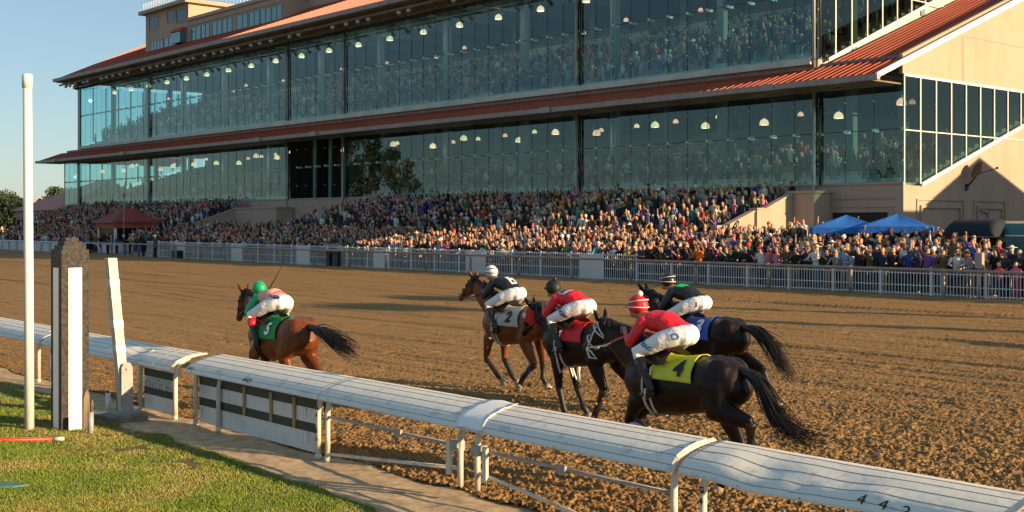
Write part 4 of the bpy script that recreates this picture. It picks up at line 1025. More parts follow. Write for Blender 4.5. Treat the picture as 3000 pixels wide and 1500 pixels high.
def figure(pose, n, fem, hairk, full=True):
    b = MB(); s = MB(); l = MB(); h = MB(); g = MB()
    lean = .08 if pose == 'lean' else 0
    w = .88 if fem else 1
    H = Vector((0, .03+lean*1.3, 1.61)); 
    N1 = (0, lean*.9, 1.44)
    b.ell(H, (.078,.098,.118), n+2, max(5, n-1))
    b.loft([(0,.0+lean,1.40),(0,.01+lean*1.1,1.53)],[.058,.052],max(5,n-2))
    if full: b.ell(H+Vector((0,.098,-.015)), (.016,.022,.026), 5, 4); b.ell(H+Vector((0,.085,-.07)), (.03,.02,.02), 5, 4); b.ell(H+Vector((0,.08,.025)), (.06,.018,.014), 6, 4)
    tor = [((0,0,.88),(.155*w,.115)),((0,.0,1.0),(.145*w,.105)),((0,lean*.4,1.12),(.145*w,.105)),((0,lean*.7,1.27),(.172*w,.118)),((0,lean*.9,1.39),(.168*w,.10)),((0,lean,1.455),(.085,.065))]
    s.loft([p for p,_ in tor], [r for _,r in tor], n, side=(1,0,0))
    b.loft([p for p,_ in tor], [(r[0]*.9,r[1]*.9) for _,r in tor], max(5,n-2), side=(1,0,0))
    for (e, hd), sg in zip(POSES[pose], (1,-1)):
        sh = Vector((sg*.178*w, lean*.9, 1.395)); e = Vector(e); hd = Vector(hd); e.y += lean*.5
        s.loft([sh, (sh+e)/2, e, e+(hd-e)*(.75 if not fem else .25)], [.062*w,.055*w,.048*w,.042*w], max(4,n-3))
        b.loft([sh, e, hd], [.042,.036,.026], max(4,n-3))
        b.ell(hd+(hd-e).normalized()*.05, (.038,.038,.05), 5, 4)
        if full:
            dr = (hd-e).normalized(); sd = dr.cross(Vector((0,1,.3))).normalized() if abs(dr.y) < .9 else Vector((1,0,0))
            for q in range(4): o_ = hd+dr*.06+sd*(.024*(q-1.5)); b.loft([o_, o_+dr*.04, o_+dr*.065+Vector((0,-.01,-.01))],[.011,.010,.007],4)
            b.loft([hd+dr*.02+sd*.03, hd+dr*.05+sd*.06],[.012,.009],4)
    for sg in (1,-1):
        if fem and hairk % 2:
            pass
        l.loft([(sg*.078,0,.93),(sg*.088,.0,.72),(sg*.09,.015,.5),(sg*.095,-.005,.28),(sg*.1,-.01,.07)],[(.088,.10),(.082,.088),(.066,.07),(.058,.062),(.055,.06)], max(5,n-2), side=(1,0,0))
        b.loft([(sg*.08,0,.9),(sg*.09,.0,.5),(sg*.1,-.01,.05)],[.06,.048,.035],max(4,n-3))
        b.ell((sg*.105,.05,.035),(.048,.12,.04),6,4)
    # hair
    hc = H+Vector((0,-.018,.02))
    if hairk in (0, 1, 2, 3):
        h.ell(hc, (.088,.098,.110), n+2, max(5,n-1))
        if hairk in (1, 3) : h.loft([hc+Vector((0,-.035,.02)), hc+Vector((0,-.06,-.12)), hc+Vector((0,-.055,-.26)), hc+Vector((.01,-.04,-.34))], [(.09,.06),(.095,.05),(.075,.04),(.03,.02)], n, side=(1,0,0))
    if hairk == 4:    # cap
        h.ell(hc+Vector((0,.012,.015)), (.092,.108,.105), n+2, max(5,n-1)); h.loft([hc+Vector((0,.08,.03)), hc+Vector((0,.19,.018))],[(.075,.012),(.05,.008)], n, side=(1,0,0))
    if hairk == 5:    # wide brimmed hat
        h.ell(hc+Vector((0,.01,.045)), (.088,.10,.10), n+2, max(5,n-1)); h.loft([hc+Vector((0,.01,.052)), hc+Vector((0,.01,.064)), hc+Vector((0,.01,.075))],[(.20,.21),(.19,.20),(.1,.11)], n+4, side=(1,0,0))
    # trim hair from the face: push front-lower verts of the cap back inside the head
    for i_, v_ in enumerate(h.v):
        x_, y_, z_ = v_
        if hairk in (0,1,2,3) and y_ > hc.y+.03 and z_ < hc.z+.045: h.v[i_] = (x_*.8, hc.y+.03, z_)
    # sunglasses
    g.box((-.068, H.y+.082, H.z+.005), (-.008, H.y+.103, H.z+.036)); g.box((.008, H.y+.082, H.z+.005), (.068, H.y+.103, H.z+.036)); g.box((-.075, H.y+.03, H.z+.022), (.075, H.y+.084, H.z+.032))
    return b, s, l, h, g
MSK = ocol('skin', .55); MTOP = ocol('cloth_top', .85); MBOT = ocol('cloth_bottom', .9); MHAIR = ocol('hair_or_hat', .7); MGL = mat('sunglass_lens', (.01,.01,.01), .15)
hires = {}
def tmpl(pose, fem, hk):
    key = (pose, fem, hk)
    if key in hires: return hires[key]
    b, s, l, h, g = figure(pose, 9, fem, hk, True)
    kb = ('b', pose, fem)
    if kb not in hires:
        hires[kb] = (remesh(b, 'person', [MSK], .017, 2, link=False), s.mesh('shirt', [MTOP]), l.mesh('trousers', [MBOT]), g.mesh('sunglasses', [MGL]))
    hm = h.mesh('hair' if hk < 4 else 'hat', [MHAIR])
    hires[key] = hires[kb][:3] + (hm, hires[kb][3]); return hires[key]
low = {}
def ltmpl(pose, fem, hk):
    key = (pose, fem, hk)
    if key not in low:
        b, s, l, h, g = figure(pose, 5, fem, hk, False)
        V = []; Ff = []; K = []; o = 0
        for k, m_ in enumerate((b, s, l, h)):
            V.append(np.array(m_.v)); K += [k]*len(m_.v)
            for f in m_.f:
                for q in range(1, len(f)-1): Ff.append((f[0]+o, f[q]+o, f[q+1]+o))
            o += len(m_.v)
        low[key] = (np.concatenate(V), np.array(Ff), np.array(K))
    return low[key]
rc = random.Random(21)
wt = [x[2] for x in TOPS]
def spec(inside=False):
    fem = rc.random() < .5
    hk = rc.choice([1,1,1,3,0,5 if rc.random()<.3 else 1]) if fem else rc.choice([0,0,0,2,4,4 if rc.random()<.5 else 0, 5 if rc.random()<.35 else 0])
    pose = rc.choices(['rest','lean','phone','cheer','fold','drink','shade'], [5,0,2.4,1.3,2,2,1.3])[0]
    top = rc.choices(TOPS, wt)[0]; hr = rc.choices(HAIRS, [7,6,4,4 if fem else 1,1,1])[0]
    if hk == 4: hr = rc.choice([('black cap',(.012,.012,.012)),('white cap',(.65,.64,.62)),('navy cap',(.02,.03,.08)),('red cap',(.5,.03,.03)),('grey cap',(.2,.2,.2))])
    if hk == 5: hr = rc.choice([('cream hat',(.65,.55,.38)),('white hat',(.7,.68,.62)),('brown hat',(.12,.06,.03)),('black hat',(.015,.013,.012))])
    sk = rc.choices(SK, [5,4,4,1.6,1.2])[0]
    return dict(fem=fem, hk=hk, pose=pose, top=top, hr=hr, sk=sk, bot=rc.choice(BOT), h=rc.uniform(1.06,1.15) if fem else rc.uniform(1.13,1.24), glass=rc.random() < .35)
def facing(): return math.pi/2 + rc.uniform(-.4, .6)  # in the track frame: looking towards -c, partly towards the near horses
people = []
def blocked(c, t):
    if 51.0 < c < 56.5 and t < tr_t1+.3: return True
    if c > 49.0 and t < tc(2938, c): return True
    if abs(c-50.5) < 2.6 and abs(t-kt) < 2.8: return True
    return False
def put(c, t, z, inside=False, front=False, **kw):
    if blocked(c, t) and not inside: return
    s = spec(); s.update(kw); s['c'], s['t'], s['z'] = c, t, z; s['rz'] = facing(); s['front'] = front
    if front and s['pose'] in ('rest','fold') and rc.random() < .75: s['pose'] = 'lean'
    people.append(s)
for k in range(9):
    c = 47.42+.68*k; t = 20.5+rc.random()*.3
    while t < 150:
        dens = .96 if t < 100 else (.55 if t < 118 else .9)
        if k > 5 and t < 40: dens = .6
        if 103 < t < 118 and k < 3: dens = .12
        if rc.random() < dens and vn(np.array([t/1.7]), np.array([c/1.1]), 61)[0] > (.14 if k else 0):
            cc_ = c+rc.uniform(-.16,.16)+(0 if k else .06); put(cc_, t, .02+max(0, min(1, (cc_-47.9)/5.7))*1.18, front=(k == 0))
        t += .53+rc.uniform(-.06,.14)
for k in range(9):
    c = 53.95+.9*k
    for (ta, tb) in ((44.6,69.4),(70.6,90.5),(112.8,158)):
        t = ta
        while t < tb:
            if rc.random() < .93 and vn(np.array([t/2.2]), np.array([c/1.3]), 62)[0] > .17: put(c+rc.uniform(-.12,.2), t, 1.7+.25*k, terrace=True)
            t += .56+rc.uniform(-.06,.2)
for k in range(80): put(rc.uniform(53.5,61), rc.uniform(38.5,43.5) if k < 16 else rc.uniform(91.5,111), 1.25)
low_n = len(people)
# near the glass inside the halls
def hall(c0, z0, slope, k0, k1, ta, tb, dens, gaps):
    for k in range(k0, k1):
        c = c0+.85*k+.25; t = ta
        while t < tb:
            if rc.random() < dens(k, t) and not any(a < t < b for a, b in gaps): 
                put(c+rc.uniform(-.1,.1), t, z0+slope*(c-c0)-(0 if rc.random() < .35 else .38), True, hall=True)
            t += .58+rc.random()*.35
hall(63.2, 13.1, .41, 0, 12, 44, 157, lambda k, t: .8 if (k < 9 and t < 110) else .45, ())
hall(64, 5.5, .33, 0, 6, 38.5, 94, lambda k, t: .65, ()); hall(64, 5.5, .33, 17, 21, 39, 92, lambda k, t: .8, ())
hall(64, 5.5, .33, 0, 5, 106, 158, lambda k, t: .35, ())
def cam_y(s): return s['c']*ST + s['t']*CT
# special persons from the photo
specials = [
 (47.5, tc(2050,47.5), dict(fem=False,hk=0,pose='lean',top=('orange',(.85,.17,.01),1),hr=HAIRS[0],sk=SK[3],glass=False,bot=BOT[0],h=1.2)),
 (47.7, tc(2228,47.7), dict(fem=False,hk=4,pose='drink',top=('white',(.75,.74,.72),1),hr=('red cap',(.6,.02,.02)),sk=SK[0],glass=True,bot=BOT[0],h=1.16)),
 (49.3, tc(2852,49.3), dict(fem=True,hk=2,pose='cheer',top=('blue',(.03,.12,.45),1),hr=HAIRS[3],sk=SK[0],glass=False,bot=BOT[1],h=1.24)),
 (49.0, tc(2795,49.0), dict(fem=False,hk=0,pose='rest',top=('olive',(.09,.09,.035),1),hr=HAIRS[0],sk=SK[3],glass=False,bot=BOT[0],h=1.34)),
 (49.4, tc(2745,49.4), dict(fem=False,hk=0,pose='cheer',top=('grey',(.5,.5,.5),1),hr=HAIRS[1],sk=SK[0],glass=False,bot=BOT[1],h=1.25)),
 (49.6, tc(2385,49.6), dict(fem=True,hk=1,pose='cheer',top=('cream',(.6,.52,.4),1),hr=HAIRS[3],sk=SK[2],glass=True,bot=BOT[0],h=1.3)),
 (47.5, tc(2930,47.5), dict(fem=True,hk=1,pose='lean',top=('pink',(.70,.08,.14),1),hr=HAIRS[1],sk=SK[3],glass=False,bot=BOT[1],h=.9)),
 (47.5, tc(2980,47.5), dict(fem=True,hk=1,pose='lean',top=('pink',(.70,.16,.28),1),hr=HAIRS[4],sk=SK[0],glass=False,bot=(.4,.05,.12),h=.92)),
 (45.6, tc(455,45.6), dict(fem=False,hk=4,pose='shade',top=('olive',(.07,.07,.04),1),hr=('white cap',(.7,.7,.7)),sk=SK[0],glass=False,bot=BOT[0],h=1.2)),
 (48.2, tc(382,48.2), dict(fem=False,hk=2,pose='fold',top=('tan',(.45,.26,.13),1),hr=HAIRS[0],sk=SK[1],glass=False,bot=BOT[0],h=1.18)),
 (47.9, tc(420,47.9), dict(fem=False,hk=0,pose='rest',top=('navy',(.012,.015,.03),1),hr=HAIRS[0],sk=SK[3],glass=False,bot=BOT[0],h=1.2)),
 (48.0, tc(316,48.0), dict(fem=False,hk=0,pose='shade',top=('black',(.012,.012,.012),1),hr=HAIRS[0],sk=SK[1],glass=False,bot=BOT[0],h=1.2)),
]
outside = [s for s in people if not s.get('hall')]
inside = [s for s in people if s.get('hall')]
keepo = []
for s in outside:
    if any(abs(s['c']-c) < .34 and abs(s['t']-t) < .34 for c, t, _ in specials): continue
    keepo.append(s)
spl = []
for c, t, kw in specials:
    s = dict(kw); s.update(c=c, t=t, z=.02+max(0, min(1, (c-47.9)/5.7))*1.18, rz=math.pi/2+rc.uniform(-.3,.2), front=c < 47.8, special=True); spl.append(s)
def inview(s):
    p = P(s['c'], s['t']); return p.y > 0 and -.44 < p.x/p.y < .432
vis = sorted([s for s in keepo if inview(s)], key=lambda s: cam_y(s) + (s['c']-47.4)*2.2)
ind = vis[:300-len(spl)] + spl
idset = set(id(s) for s in ind)
rest = [s for s in keepo if id(s) not in idset] + inside
# labels
def rowname(s):
    if s.get('terrace'): return 'terrace steps'
    k = int(round((s['c']-47.42)/.68))
    if s['c'] < 47: return 'trackside of fence'
    return ['front row','second row','third row','fourth row','fifth row','sixth row','seventh row','eighth row','back row'][max(0, min(8, k))]
pt_vis = [t for t in posts_t if t > 22.9]
def near_post(s):
    Yc = cam_y(s); Xc = s['c']*CT-s['t']*ST; rr_ = Xc/Yc; x = 1500+3565*rr_
    tp_ = tc(x, 46.3); k = min(range(len(pt_vis)), key=lambda i: abs(pt_vis[i]-tp_))
    side = 'left of' if tp_ > pt_vis[k]+.6 else ('right of' if tp_ < pt_vis[k]-.6 else 'behind')
    return f'{side} {ORD[k]} rail post from right', x
def hairtxt(s):
    if s['hk'] >= 4: return s['hr'][0]
    return ('long ' if s['hk'] in (1,3) else 'short ')+s['hr'][0]+' hair'
seen = {}
for s in ind:
    pp, x = near_post(s); s['x'] = x
    if x < 700: pp = 'by the kiosk'
    key = (s['top'][0], hairtxt(s), rowname(s), pp); seen.setdefault(key, []).append(s); s['lab'] = f"person in {s['top'][0]}, {hairtxt(s)}, {rowname(s)}, {pp}"
for key, L in seen.items():
    if len(L) > 1:
        L.sort(key=lambda s: s['x'])
        for i, s in enumerate(L): s['lab'] = s['lab'].replace('person in', f"{['leftmost','second','third','fourth'][min(i,3)]} person in") 
def shade(c, k): return (c[0]*k, c[1]*k, c[2]*k, 1)
for s in ind:
    me = tmpl(s['pose'], s['fem'], s['hk'])
    o = link('person', me[0]); o.location = P(s['c'], s['t'], s['z']); o.rotation_euler = (0, 0, TH+s['rz']); o.scale = (s['h'],)*3
    o.color = shade(s['sk'][1], 1); tag(o, s['lab'], 'person', 'crowd behind the outer fence')
    for nm, m_, col in (('shirt', me[1], shade(s['top'][1], rc.uniform(.85,1.1))), ('trousers', me[2], shade(s['bot'], 1)), ('hair' if s['hk'] < 4 else 'hat', me[3], shade(s['hr'][1], 1))):
        q = link(nm, m_, o); q.color = col
    if s.get('glass'): link('sunglasses', me[4], o)
def bulk(name, L, lab):
    VV = []; FF = []; CC = []; off = 0
    for s in L:
        V, Fa, K = ltmpl(s['pose'], s['fem'], s['hk']); a = s['rz']; ca, sa = math.cos(a), math.sin(a)
        v = V.copy(); x, y = v[:,0].copy(), v[:,1].copy(); w_ = s['h']*.98; v[:,0] = (x*ca-y*sa)*w_+s['c']; v[:,1] = (x*sa+y*ca)*w_+s['t']; v[:,2] = v[:,2]*s['h']+s['z']
        cols = np.array([s['sk'][1], s['top'][1], s['bot'], s['hr'][1]])*rc.uniform(.85,1.1)
        VV.append(v); FF.append(Fa+off); CC.append(np.concatenate([cols[K], np.ones((len(v),1))],1)); off += len(v)
    me = npmesh(name, np.concatenate(VV), np.concatenate(FF), MCR, True)
    at = me.color_attributes.new('tint', 'FLOAT_COLOR', 'POINT'); at.data.foreach_set('color', np.concatenate(CC).astype(np.float32).ravel())
    o = link(name, me); o.rotation_euler = (0,0,TH); tag(o, lab, 'crowd', kind='stuff')
MCR = mat('crowd_cloth', (.5,.5,.5), .8); nd = MCR.node_tree.nodes
at_ = nd.new('ShaderNodeAttribute'); at_.attribute_name = 'tint'; MCR.node_tree.links.new(at_.outputs['Color'], nd['Principled BSDF'].inputs['Base Color'])
bulk('crowd', rest, 'dense crowd of spectators filling the apron, the terraces and the glazed halls')
# ------------------------------------------------------------------ horses and jockeys
def coat(name, a, b, rough=.38):
    return mat(name, a, rough, spec=.22, var=(b, 3.5, .4, .65), bump=(7,.25,.03))
M['bay'] = coat('bay_coat', (.15,.043,.013), (.075,.022,.009)); M['bright_bay'] = coat('bright_bay_coat', (.20,.066,.022), (.11,.036,.014))
M['dark_bay'] = coat('dark_bay_coat', (.013,.006,.004), (.007,.004,.003), .42); M['black_coat'] = coat('black_coat', (.011,.007,.0055), (.007,.005,.0045), .42)
M['hair_black'] = mat('horse_hair', (.012,.008,.006), .5); M['hoof'] = mat('hoof', (.30,.24,.17), .6); M['shoe'] = mat('horseshoe', (.7,.66,.58), .35, metal=.4)
M['legs_dark'] = mat('dark_lower_leg', (.018,.012,.010), .5)
M['leather'] = mat('dark_leather', (.02,.013,.01), .4); M['white_strap'] = mat('white_strap', (.68,.66,.60), .6); M['orange_strap'] = mat('orange_rein_grip', (.50,.13,.05), .6)
M['boot'] = mat('black_boot', (.010,.010,.012), .22); M['breeches'] = mat('white_breeches', (.78,.75,.76), .65, bump=(11,.6,.045), var=((.52,.44,.38),9,.62,.8))
M['jskin'] = mat('jockey_skin', (.45,.23,.14), .55)
HIND = {'under': [(-.55,1.25),(-.34,.98),(-.52,.60),(-.36,.28),(-.27,.10)], 'push': [(-.55,1.25),(-.52,.93),(-.95,.62),(-1.08,.30),(-1.12,.10)],
        'back': [(-.55,1.25),(-.60,.96),(-1.05,.80),(-1.22,.48),(-1.32,.36)], 'stand': [(-.55,1.25),(-.46,.95),(-.78,.56),(-.72,.24),(-.66,.06)]}
FORE = {'fold': [(.48,1.08),(.60,.92),(.74,.56),(.50,.32),(.40,.22)], 'reach': [(.48,1.08),(.62,.92),(.98,.62),(1.22,.38),(1.32,.28)],
        'stand': [(.48,1.08),(.48,.90),(.50,.50),(.48,.20),(.52,.05)], 'back': [(.48,1.08),(.44,.88),(.30,.52),(.06,.26),(-.02,.16)], 'high': [(.48,1.08),(.68,.98),(.98,.78),(.80,.46),(.68,.40)]}
def horse(name_lab, X, Yd, coatm, hind, fore, neck, tail, hdg=0.0, cloth=None, num=None, numcol=(0,0,0), straps='leather', hood=None, dark_legs=True, bandage=None, group='racing horses', z=0.0, lean=0, blanket2=None, straps_w=None):
    rt = empty('horse', X, Yd, z, TH+R(90)+hdg, name_lab, 'horse', group, True); rt.scale = (1.06,)*3
    m = MB(); sd = (0,1,0)
    tr = [((-.86,0,1.30),(.10,.10)),((-.80,0,1.28),(.20,.20)),((-.66,0,1.275),(.27,.275)),((-.50,0,1.27),(.295,.31)),((-.30,0,1.235),(.275,.305)),((-.05,0,1.19),(.275,.315)),((.20,0,1.17),(.28,.335)),((.42,0,1.18),(.255,.345)),((.60,0,1.20),(.235,.30)),((.76,0,1.22),(.18,.20)),((.83,0,1.22),(.08,.10))]
    m.loft([p for p,_ in tr],[r for _,r in tr],18,side=sd)
    m.ell((.34,0,1.44),(.22,.10,.10)); m.ell((-.58,.13,1.33),(.22,.15,.23)); m.ell((-.58,-.13,1.33),(.22,.15,.23))
    m.ell((.52,.13,1.16),(.2,.11,.26)); m.ell((.52,-.13,1.16),(.2,.11,.26))
    # neck and head: neck = (poll x, poll z, muzzle x, muzzle z, yaw)
    px_, pz_, mx_, mz_ = neck[:4]
    N0, N1, N2, N3 = (.48,0,1.32),(.72,0,1.42+.0*pz_),((.72+px_)/2+.02,0,(1.42+pz_)/2+.03),(px_,0,pz_)
    N1 = (.70,0,1.36+(pz_-1.5)*.35)
    m.loft([N0,N1,N2,N3],[(.17,.30),(.125,.235),(.095,.185),(.08,.14)],14,side=sd)
    hd = Vector((mx_-px_,0,mz_-pz_)); L = hd.length; hd.normalize(); up = Vector((-hd.z,0,hd.x)); up = up if up.z > 0 else -up
    def hp(a, b, y=0): return tuple(Vector((px_,y,pz_)) + hd*(a*L) + up*b)
    m.loft([hp(-.10,.01),hp(.08,-.0),hp(.28,-.02),hp(.50,-.01),hp(.75,.0),hp(.92,.0),hp(1.02,-.005)],[(.06,.07),(.088,.12),(.092,.135),(.068,.105),(.05,.075),(.055,.07),(.035,.045)],14,side=sd)
    for s_ in (1,-1): m.ell(hp(.30,.05,s_*.075),(.035,.025,.03),8,6)
    hooves = []
    for lst, front in ((hind,False),(fore,True)):
        for (nm_, s_) in zip(lst, (1,-1)):
            J = list((FORE if front else HIND)[nm_] if isinstance(nm_, str) else nm_)
            y0 = .13 if front else .15; ys = [y0,y0+.02,y0,y0-.02,y0-.02]
            pts = [Vector((J[i][0], s_*ys[i], J[i][1])) for i in range(5)]
            if front: rr = [(.09,.17),(.085,.12),(.052,.058),(.040,.042),(.05,.045)]
            else: rr = [(.15,.24),(.115,.17),(.055,.075),(.042,.046),(.05,.045)]
            P5 = [pts[0], pts[1], (pts[1]*.55+pts[2]*.45), pts[2], (pts[2]*.8+pts[3]*.2), (pts[2]*.3+pts[3]*.7), pts[3], pts[4]]
            mid = .62 if front else .58
            R8 = [rr[0], rr[1], ((rr[1][0]*.5+rr[2][0]*.5)*.95, (rr[1][1]*.45+rr[2][1]*.55)), rr[2], (.040,.046) if front else (.044,.055), (.032,.038), rr[3], (.038,.042)]
            m.loft(P5, R8, 10, side=sd)
            # dark stocking = proud shell over the lower leg
            legsd = MB(); hf = MB(); shoe = MB()
            if dark_legs: legsd.loft([P5[3], P5[4], P5[5], P5[6], P5[7]], [(r_[0]+.005, r_[1]+.006) for r_ in R8[3:]], 10, side=sd)
            d_ = (pts[4]-pts[3]).normalized(); e = pts[4]+d_*.085
            hf.loft([pts[4]-d_*.01, pts[4]+d_*.03, e], [.046,.056,.066], 10, side=sd)
            # shoe ring on the sole
            ax = Vector((0,1,0)); bx = d_.cross(ax).normalized(); k_ = 12; ri = []
            for q in range(k_+1):
                an = R(-150)+R(300)*q/k_; ri.append(e+d_*.006+ax*.052*math.sin(an)+bx*(-.056)*math.cos(an))
            shoe.loft(ri, .011, 5)
            if dark_legs: legsd.build('stocking', M['legs_dark'], rt)
            hv = hf.build('hoof', M['hoof'], rt); shoe.build('horseshoe', M['shoe'], hv)
            if bandage and bandage[0] == ('f' if front else 'h') and s_ == 1:
                bm_ = MB(); bm_.loft([P5[4], P5[5], P5[6]], [(.052,.056),(.046,.05),(.054,.054)], 10, side=sd); o = bm_.build('leg_bandage', M.get(bandage.split('_')[1], M['white_strap']) , rt)
    body = remesh(m, 'body', [coatm], .016, 5, rt)
    # ears, eyes
    for s_ in (1,-1):
        e = MB(); b0 = Vector(hp(-.02,.085,s_*.055)); dr = (up*.9 - hd*.35 + Vector((0,s_*.25,0))).normalized()
        e.loft([b0, b0+dr*.06, b0+dr*.12, b0+dr*.165],[(.022,.03),(.027,.036),(.02,.025),(.003,.003)],8,side=sd); e.build('ear', coatm, rt)
        e = MB(); e.ell(hp(.30,.05,s_*.098),(.02,.014,.018),8,6); e.build('eye', M['boot'], rt)
    rs = np.random.RandomState(int(abs(X*100))+3)
    # mane
    mn = MB(); pth = [Vector((.42,0,1.56)), Vector(N1)+Vector((-.09,0,.225)), Vector(N2)+Vector((-.10,0,.155)), Vector(hp(-.06,.13)), Vector(hp(.12,.13))]
    for k in range(150):
        u = rs.rand()*(len(pth)-1.001); i = int(u); q = pth[i].lerp(pth[i+1], u-i) + Vector((0,(rs.rand()-.5)*.03,0))
        s_ = 1 if rs.rand() < .6 else -1; l_ = .12+.08*rs.rand()
        mn.loft([q, q+Vector((-.05-.05*rs.rand(),s_*.045,-.01)), q+Vector((-l_*.9,s_*(.08+.04*rs.rand()),-l_*.6))],[.014,.011,.002],4)
    mn.build('mane', M['hair_black'], rt)
    # tail
    tl = MB(); T = [Vector(p) for p in tail]
    for k in range(230):
        f_ = rs.rand(3)-.5; spread = .55+.9*rs.rand(); ln = .62+.42*rs.rand(); pts = []; n_ = 6
        for j in range(n_+1):
            u = j/n_*ln*(len(T)-1); u = min(u, len(T)-1.001); i = int(u); q = T[i].lerp(T[i+1], u-i)
            w_ = .02+.115*spread*min(1, (j/n_)*1.1); pts.append(q+Vector(f_)*2*w_*Vector((0.5,.8,1)).length*.62 + Vector((0,0,.02*math.sin(j+f_[0]*9))))
        tl.loft(pts, [.009,.009,.008,.006,.004,.0025,.001], 4, cap=False)
    tl.loft([T[0]+Vector((.08,0,.0)), T[0], T[1], T[2], T[3]],[.05,.055,.06,.045,.01],8)
    tl.build('tail', M['hair_black'], rt)
    # saddle cloth, saddle, straps: projected on the body
    bm = bmesh.new(); bm.from_mesh(body.data); bvh = BVHTree.FromBMesh(bm); bm.free()
    def skin(x, a, off):                   # a = angle from the spine (deg), + is the left flank (seen)
        o0 = Vector((x,0,1.20)); d_ = Vector((0, math.sin(R(a)), math.cos(R(a))))
        h_ = bvh.ray_cast(o0+d_*1.2, -d_, 1.3)[0]
        if h_ is None: h_ = o0+d_*.3
        return h_ + d_*off
    if cloth:
        x0, x1, a1, mtl, flare = cloth; x0 += .10; x1 += .10
        def cf(u, v): a = -a1+2*a1*v; q = 1-abs(a)/a1; xx = x0+(x1-x0)*u; xx += (-.06 if u < .5 else .05)*(1-q)*(flare); rip = .008*math.sin(u*13+a*.13)*(1-q)+.003*math.sin(u*29-a*.21)*(1-q); return tuple(skin(min(xx,.5), a, .020+rip))
        c_ = MB(); c_.grid(cf, 14, 36); cl = c_.build('saddle_cloth', mtl, rt)
        s_ = cl.modifiers.new('t','SOLIDIFY'); s_.thickness = .006; s_.offset = 1
        if num:
            for sg in (1, -1):
                def mp(x, y, sg=sg):
                    xx = (x0+x1)/2 - x*sg*1.0 + num[2]; a = num[3] - y*math.degrees(1/.33); return tuple(skin(xx, a*sg, .044))
                text_mesh(num[0], num[1], mp, mat('cloth_number', numcol, .7), 'number', rt, bold=.012, cuts=2, off=(0,0,0))
    sdl = MB()
    def sf(u, v): a = -48+96*v; xx = .08+.36*u; return tuple(skin(xx, a, .045+.05*(math.cos(R(a))**2)*(1.1 if u < .2 or u > .85 else .35)))
    sdl.grid(sf, 8, 14); sdl.build('saddle', M['leather'], rt)
    for dx in (0, .06):
        g_ = MB(); g_.loft([skin(.30+dx+.03*math.sin(R(a))*(1 if dx else -1), a, .018) for a in range(-178, 180, 12)], [(.008,.02)]*30, 6); g_.build('girth', M['white_strap' if straps == 'white' or straps_w else 'leather'], rt)
    # bridle
    br = MB(); sm_ = M['white_strap'] if straps == 'white' else M['leather']
    def ring(a, b0, r1, r2, tilt=0): return [Vector(hp(a+tilt*math.cos(q*math.pi/8), b0)) + up*(r2*math.cos(q*math.pi/8)) + Vector((0,r1*math.sin(q*math.pi/8),0)) for q in range(17)]
    br.loft(ring(.62,-.005,.068,.10), .011, 5); br.loft(ring(.03,-.005,.098,.135,-.05), .011, 5); br.loft(ring(.16,-.01,.10,.14,.06), .010, 5)
    for s_ in (1,-1):
        br.loft([hp(.06,.05,s_*.10), hp(.30,.01,s_*.104), hp(.62,-.02,s_*.075), hp(.80,-.03,s_*.062)], .010, 5)
    if straps == 'white': br.loft([hp(.80,-.03,.07), hp(.83,-.16,.09), hp(.62,-.25,.1), hp(.7,-.12,.08), hp(.80,-.03,.07)], .010, 5)
    br.build('bridle', sm_, rt)
    for s_ in (1,-1):
        re = MB(); a_ = Vector(hp(.80,-.03,s_*.066)); h_ = Vector((.70,s_*.12,1.72+.25*(pz_-1.7))); 
        re.loft([a_, a_.lerp(h_,.5)+Vector((0,s_*.05,-.05)), h_], .010, 5); re.build('rein', sm_, rt)
        if straps == 'white':
            re = MB(); re.loft([a_.lerp(h_,.62)+Vector((0,s_*.05,-.035)), h_], .014, 5); re.build('rein_grip', M['orange_strap'], rt)
    if hood:
        def shell(nm, mtl, a0, a1, off, w0=1):
            hm = MB(); hm.loft([hp(a0,.0), hp((a0+a1)/2,-.012), hp(a1,-.008)],[(.098+off,.128+off),(.100+off,.145+off),(.078+off,.115+off)],16,side=sd,cap=False); hm.build(nm, mtl, rt)
        shell('hood', hood, -.02, .46, .010)
        for s_ in (1,-1):
            cu = MB(); c_ = Vector(hp(.30,.045,s_*.108)); cu.loft([c_+Vector((0,0,0)), c_+Vector((0,s_*.02,0))+hd*.0],[(.036,.045),(.040,.048)],12,side=(1,0,0)); cu.build('eye_cup', M['white_strap'], rt)
    return rt, skin

HX = {}
# (X, Y) of each horse's centre
def hxy(x, d): return (x-1500)/3565*d, d
m_green = mat('green_saddle_cloth', (.01,.22,.06), .7); m_grey = mat('greyed_white_saddle_cloth', (.55,.53,.47), .8, var=((.34,.31,.26),4,.4,.7)); m_redc = mat('red_saddle_cloth', (.60,.012,.018), .6); m_blue = mat('blue_saddle_cloth', (.02,.09,.38), .6); m_yel = mat('yellow_saddle_cloth', (.55,.56,.03), .6)
M['blue'] = mat('blue_bandage', (.02,.10,.5), .6); M['navyb'] = mat('navy_bandage', (.01,.02,.06), .4); M['white'] = M['white_strap']
tailA = [(-.84,0,1.42),(-1.10,0,1.40),(-1.45,-.02,1.28),(-1.75,-.05,1.18),(-2.0,-.05,1.08)]
tailE = [(-.84,0,1.42),(-1.02,0,1.36),(-1.18,-.03,1.05),(-1.38,-.06,.82),(-1.75,-.05,.80)]
tailD = [(-.84,0,1.42),(-1.05,0,1.40),(-1.30,0,1.22),(-1.50,0,.95),(-1.75,0,.70)]
tailX = [(-.84,0,1.42),(-1.0,0,1.36),(-1.1,0,1.1),(-1.2,0,.8),(-1.35,0,.6)]
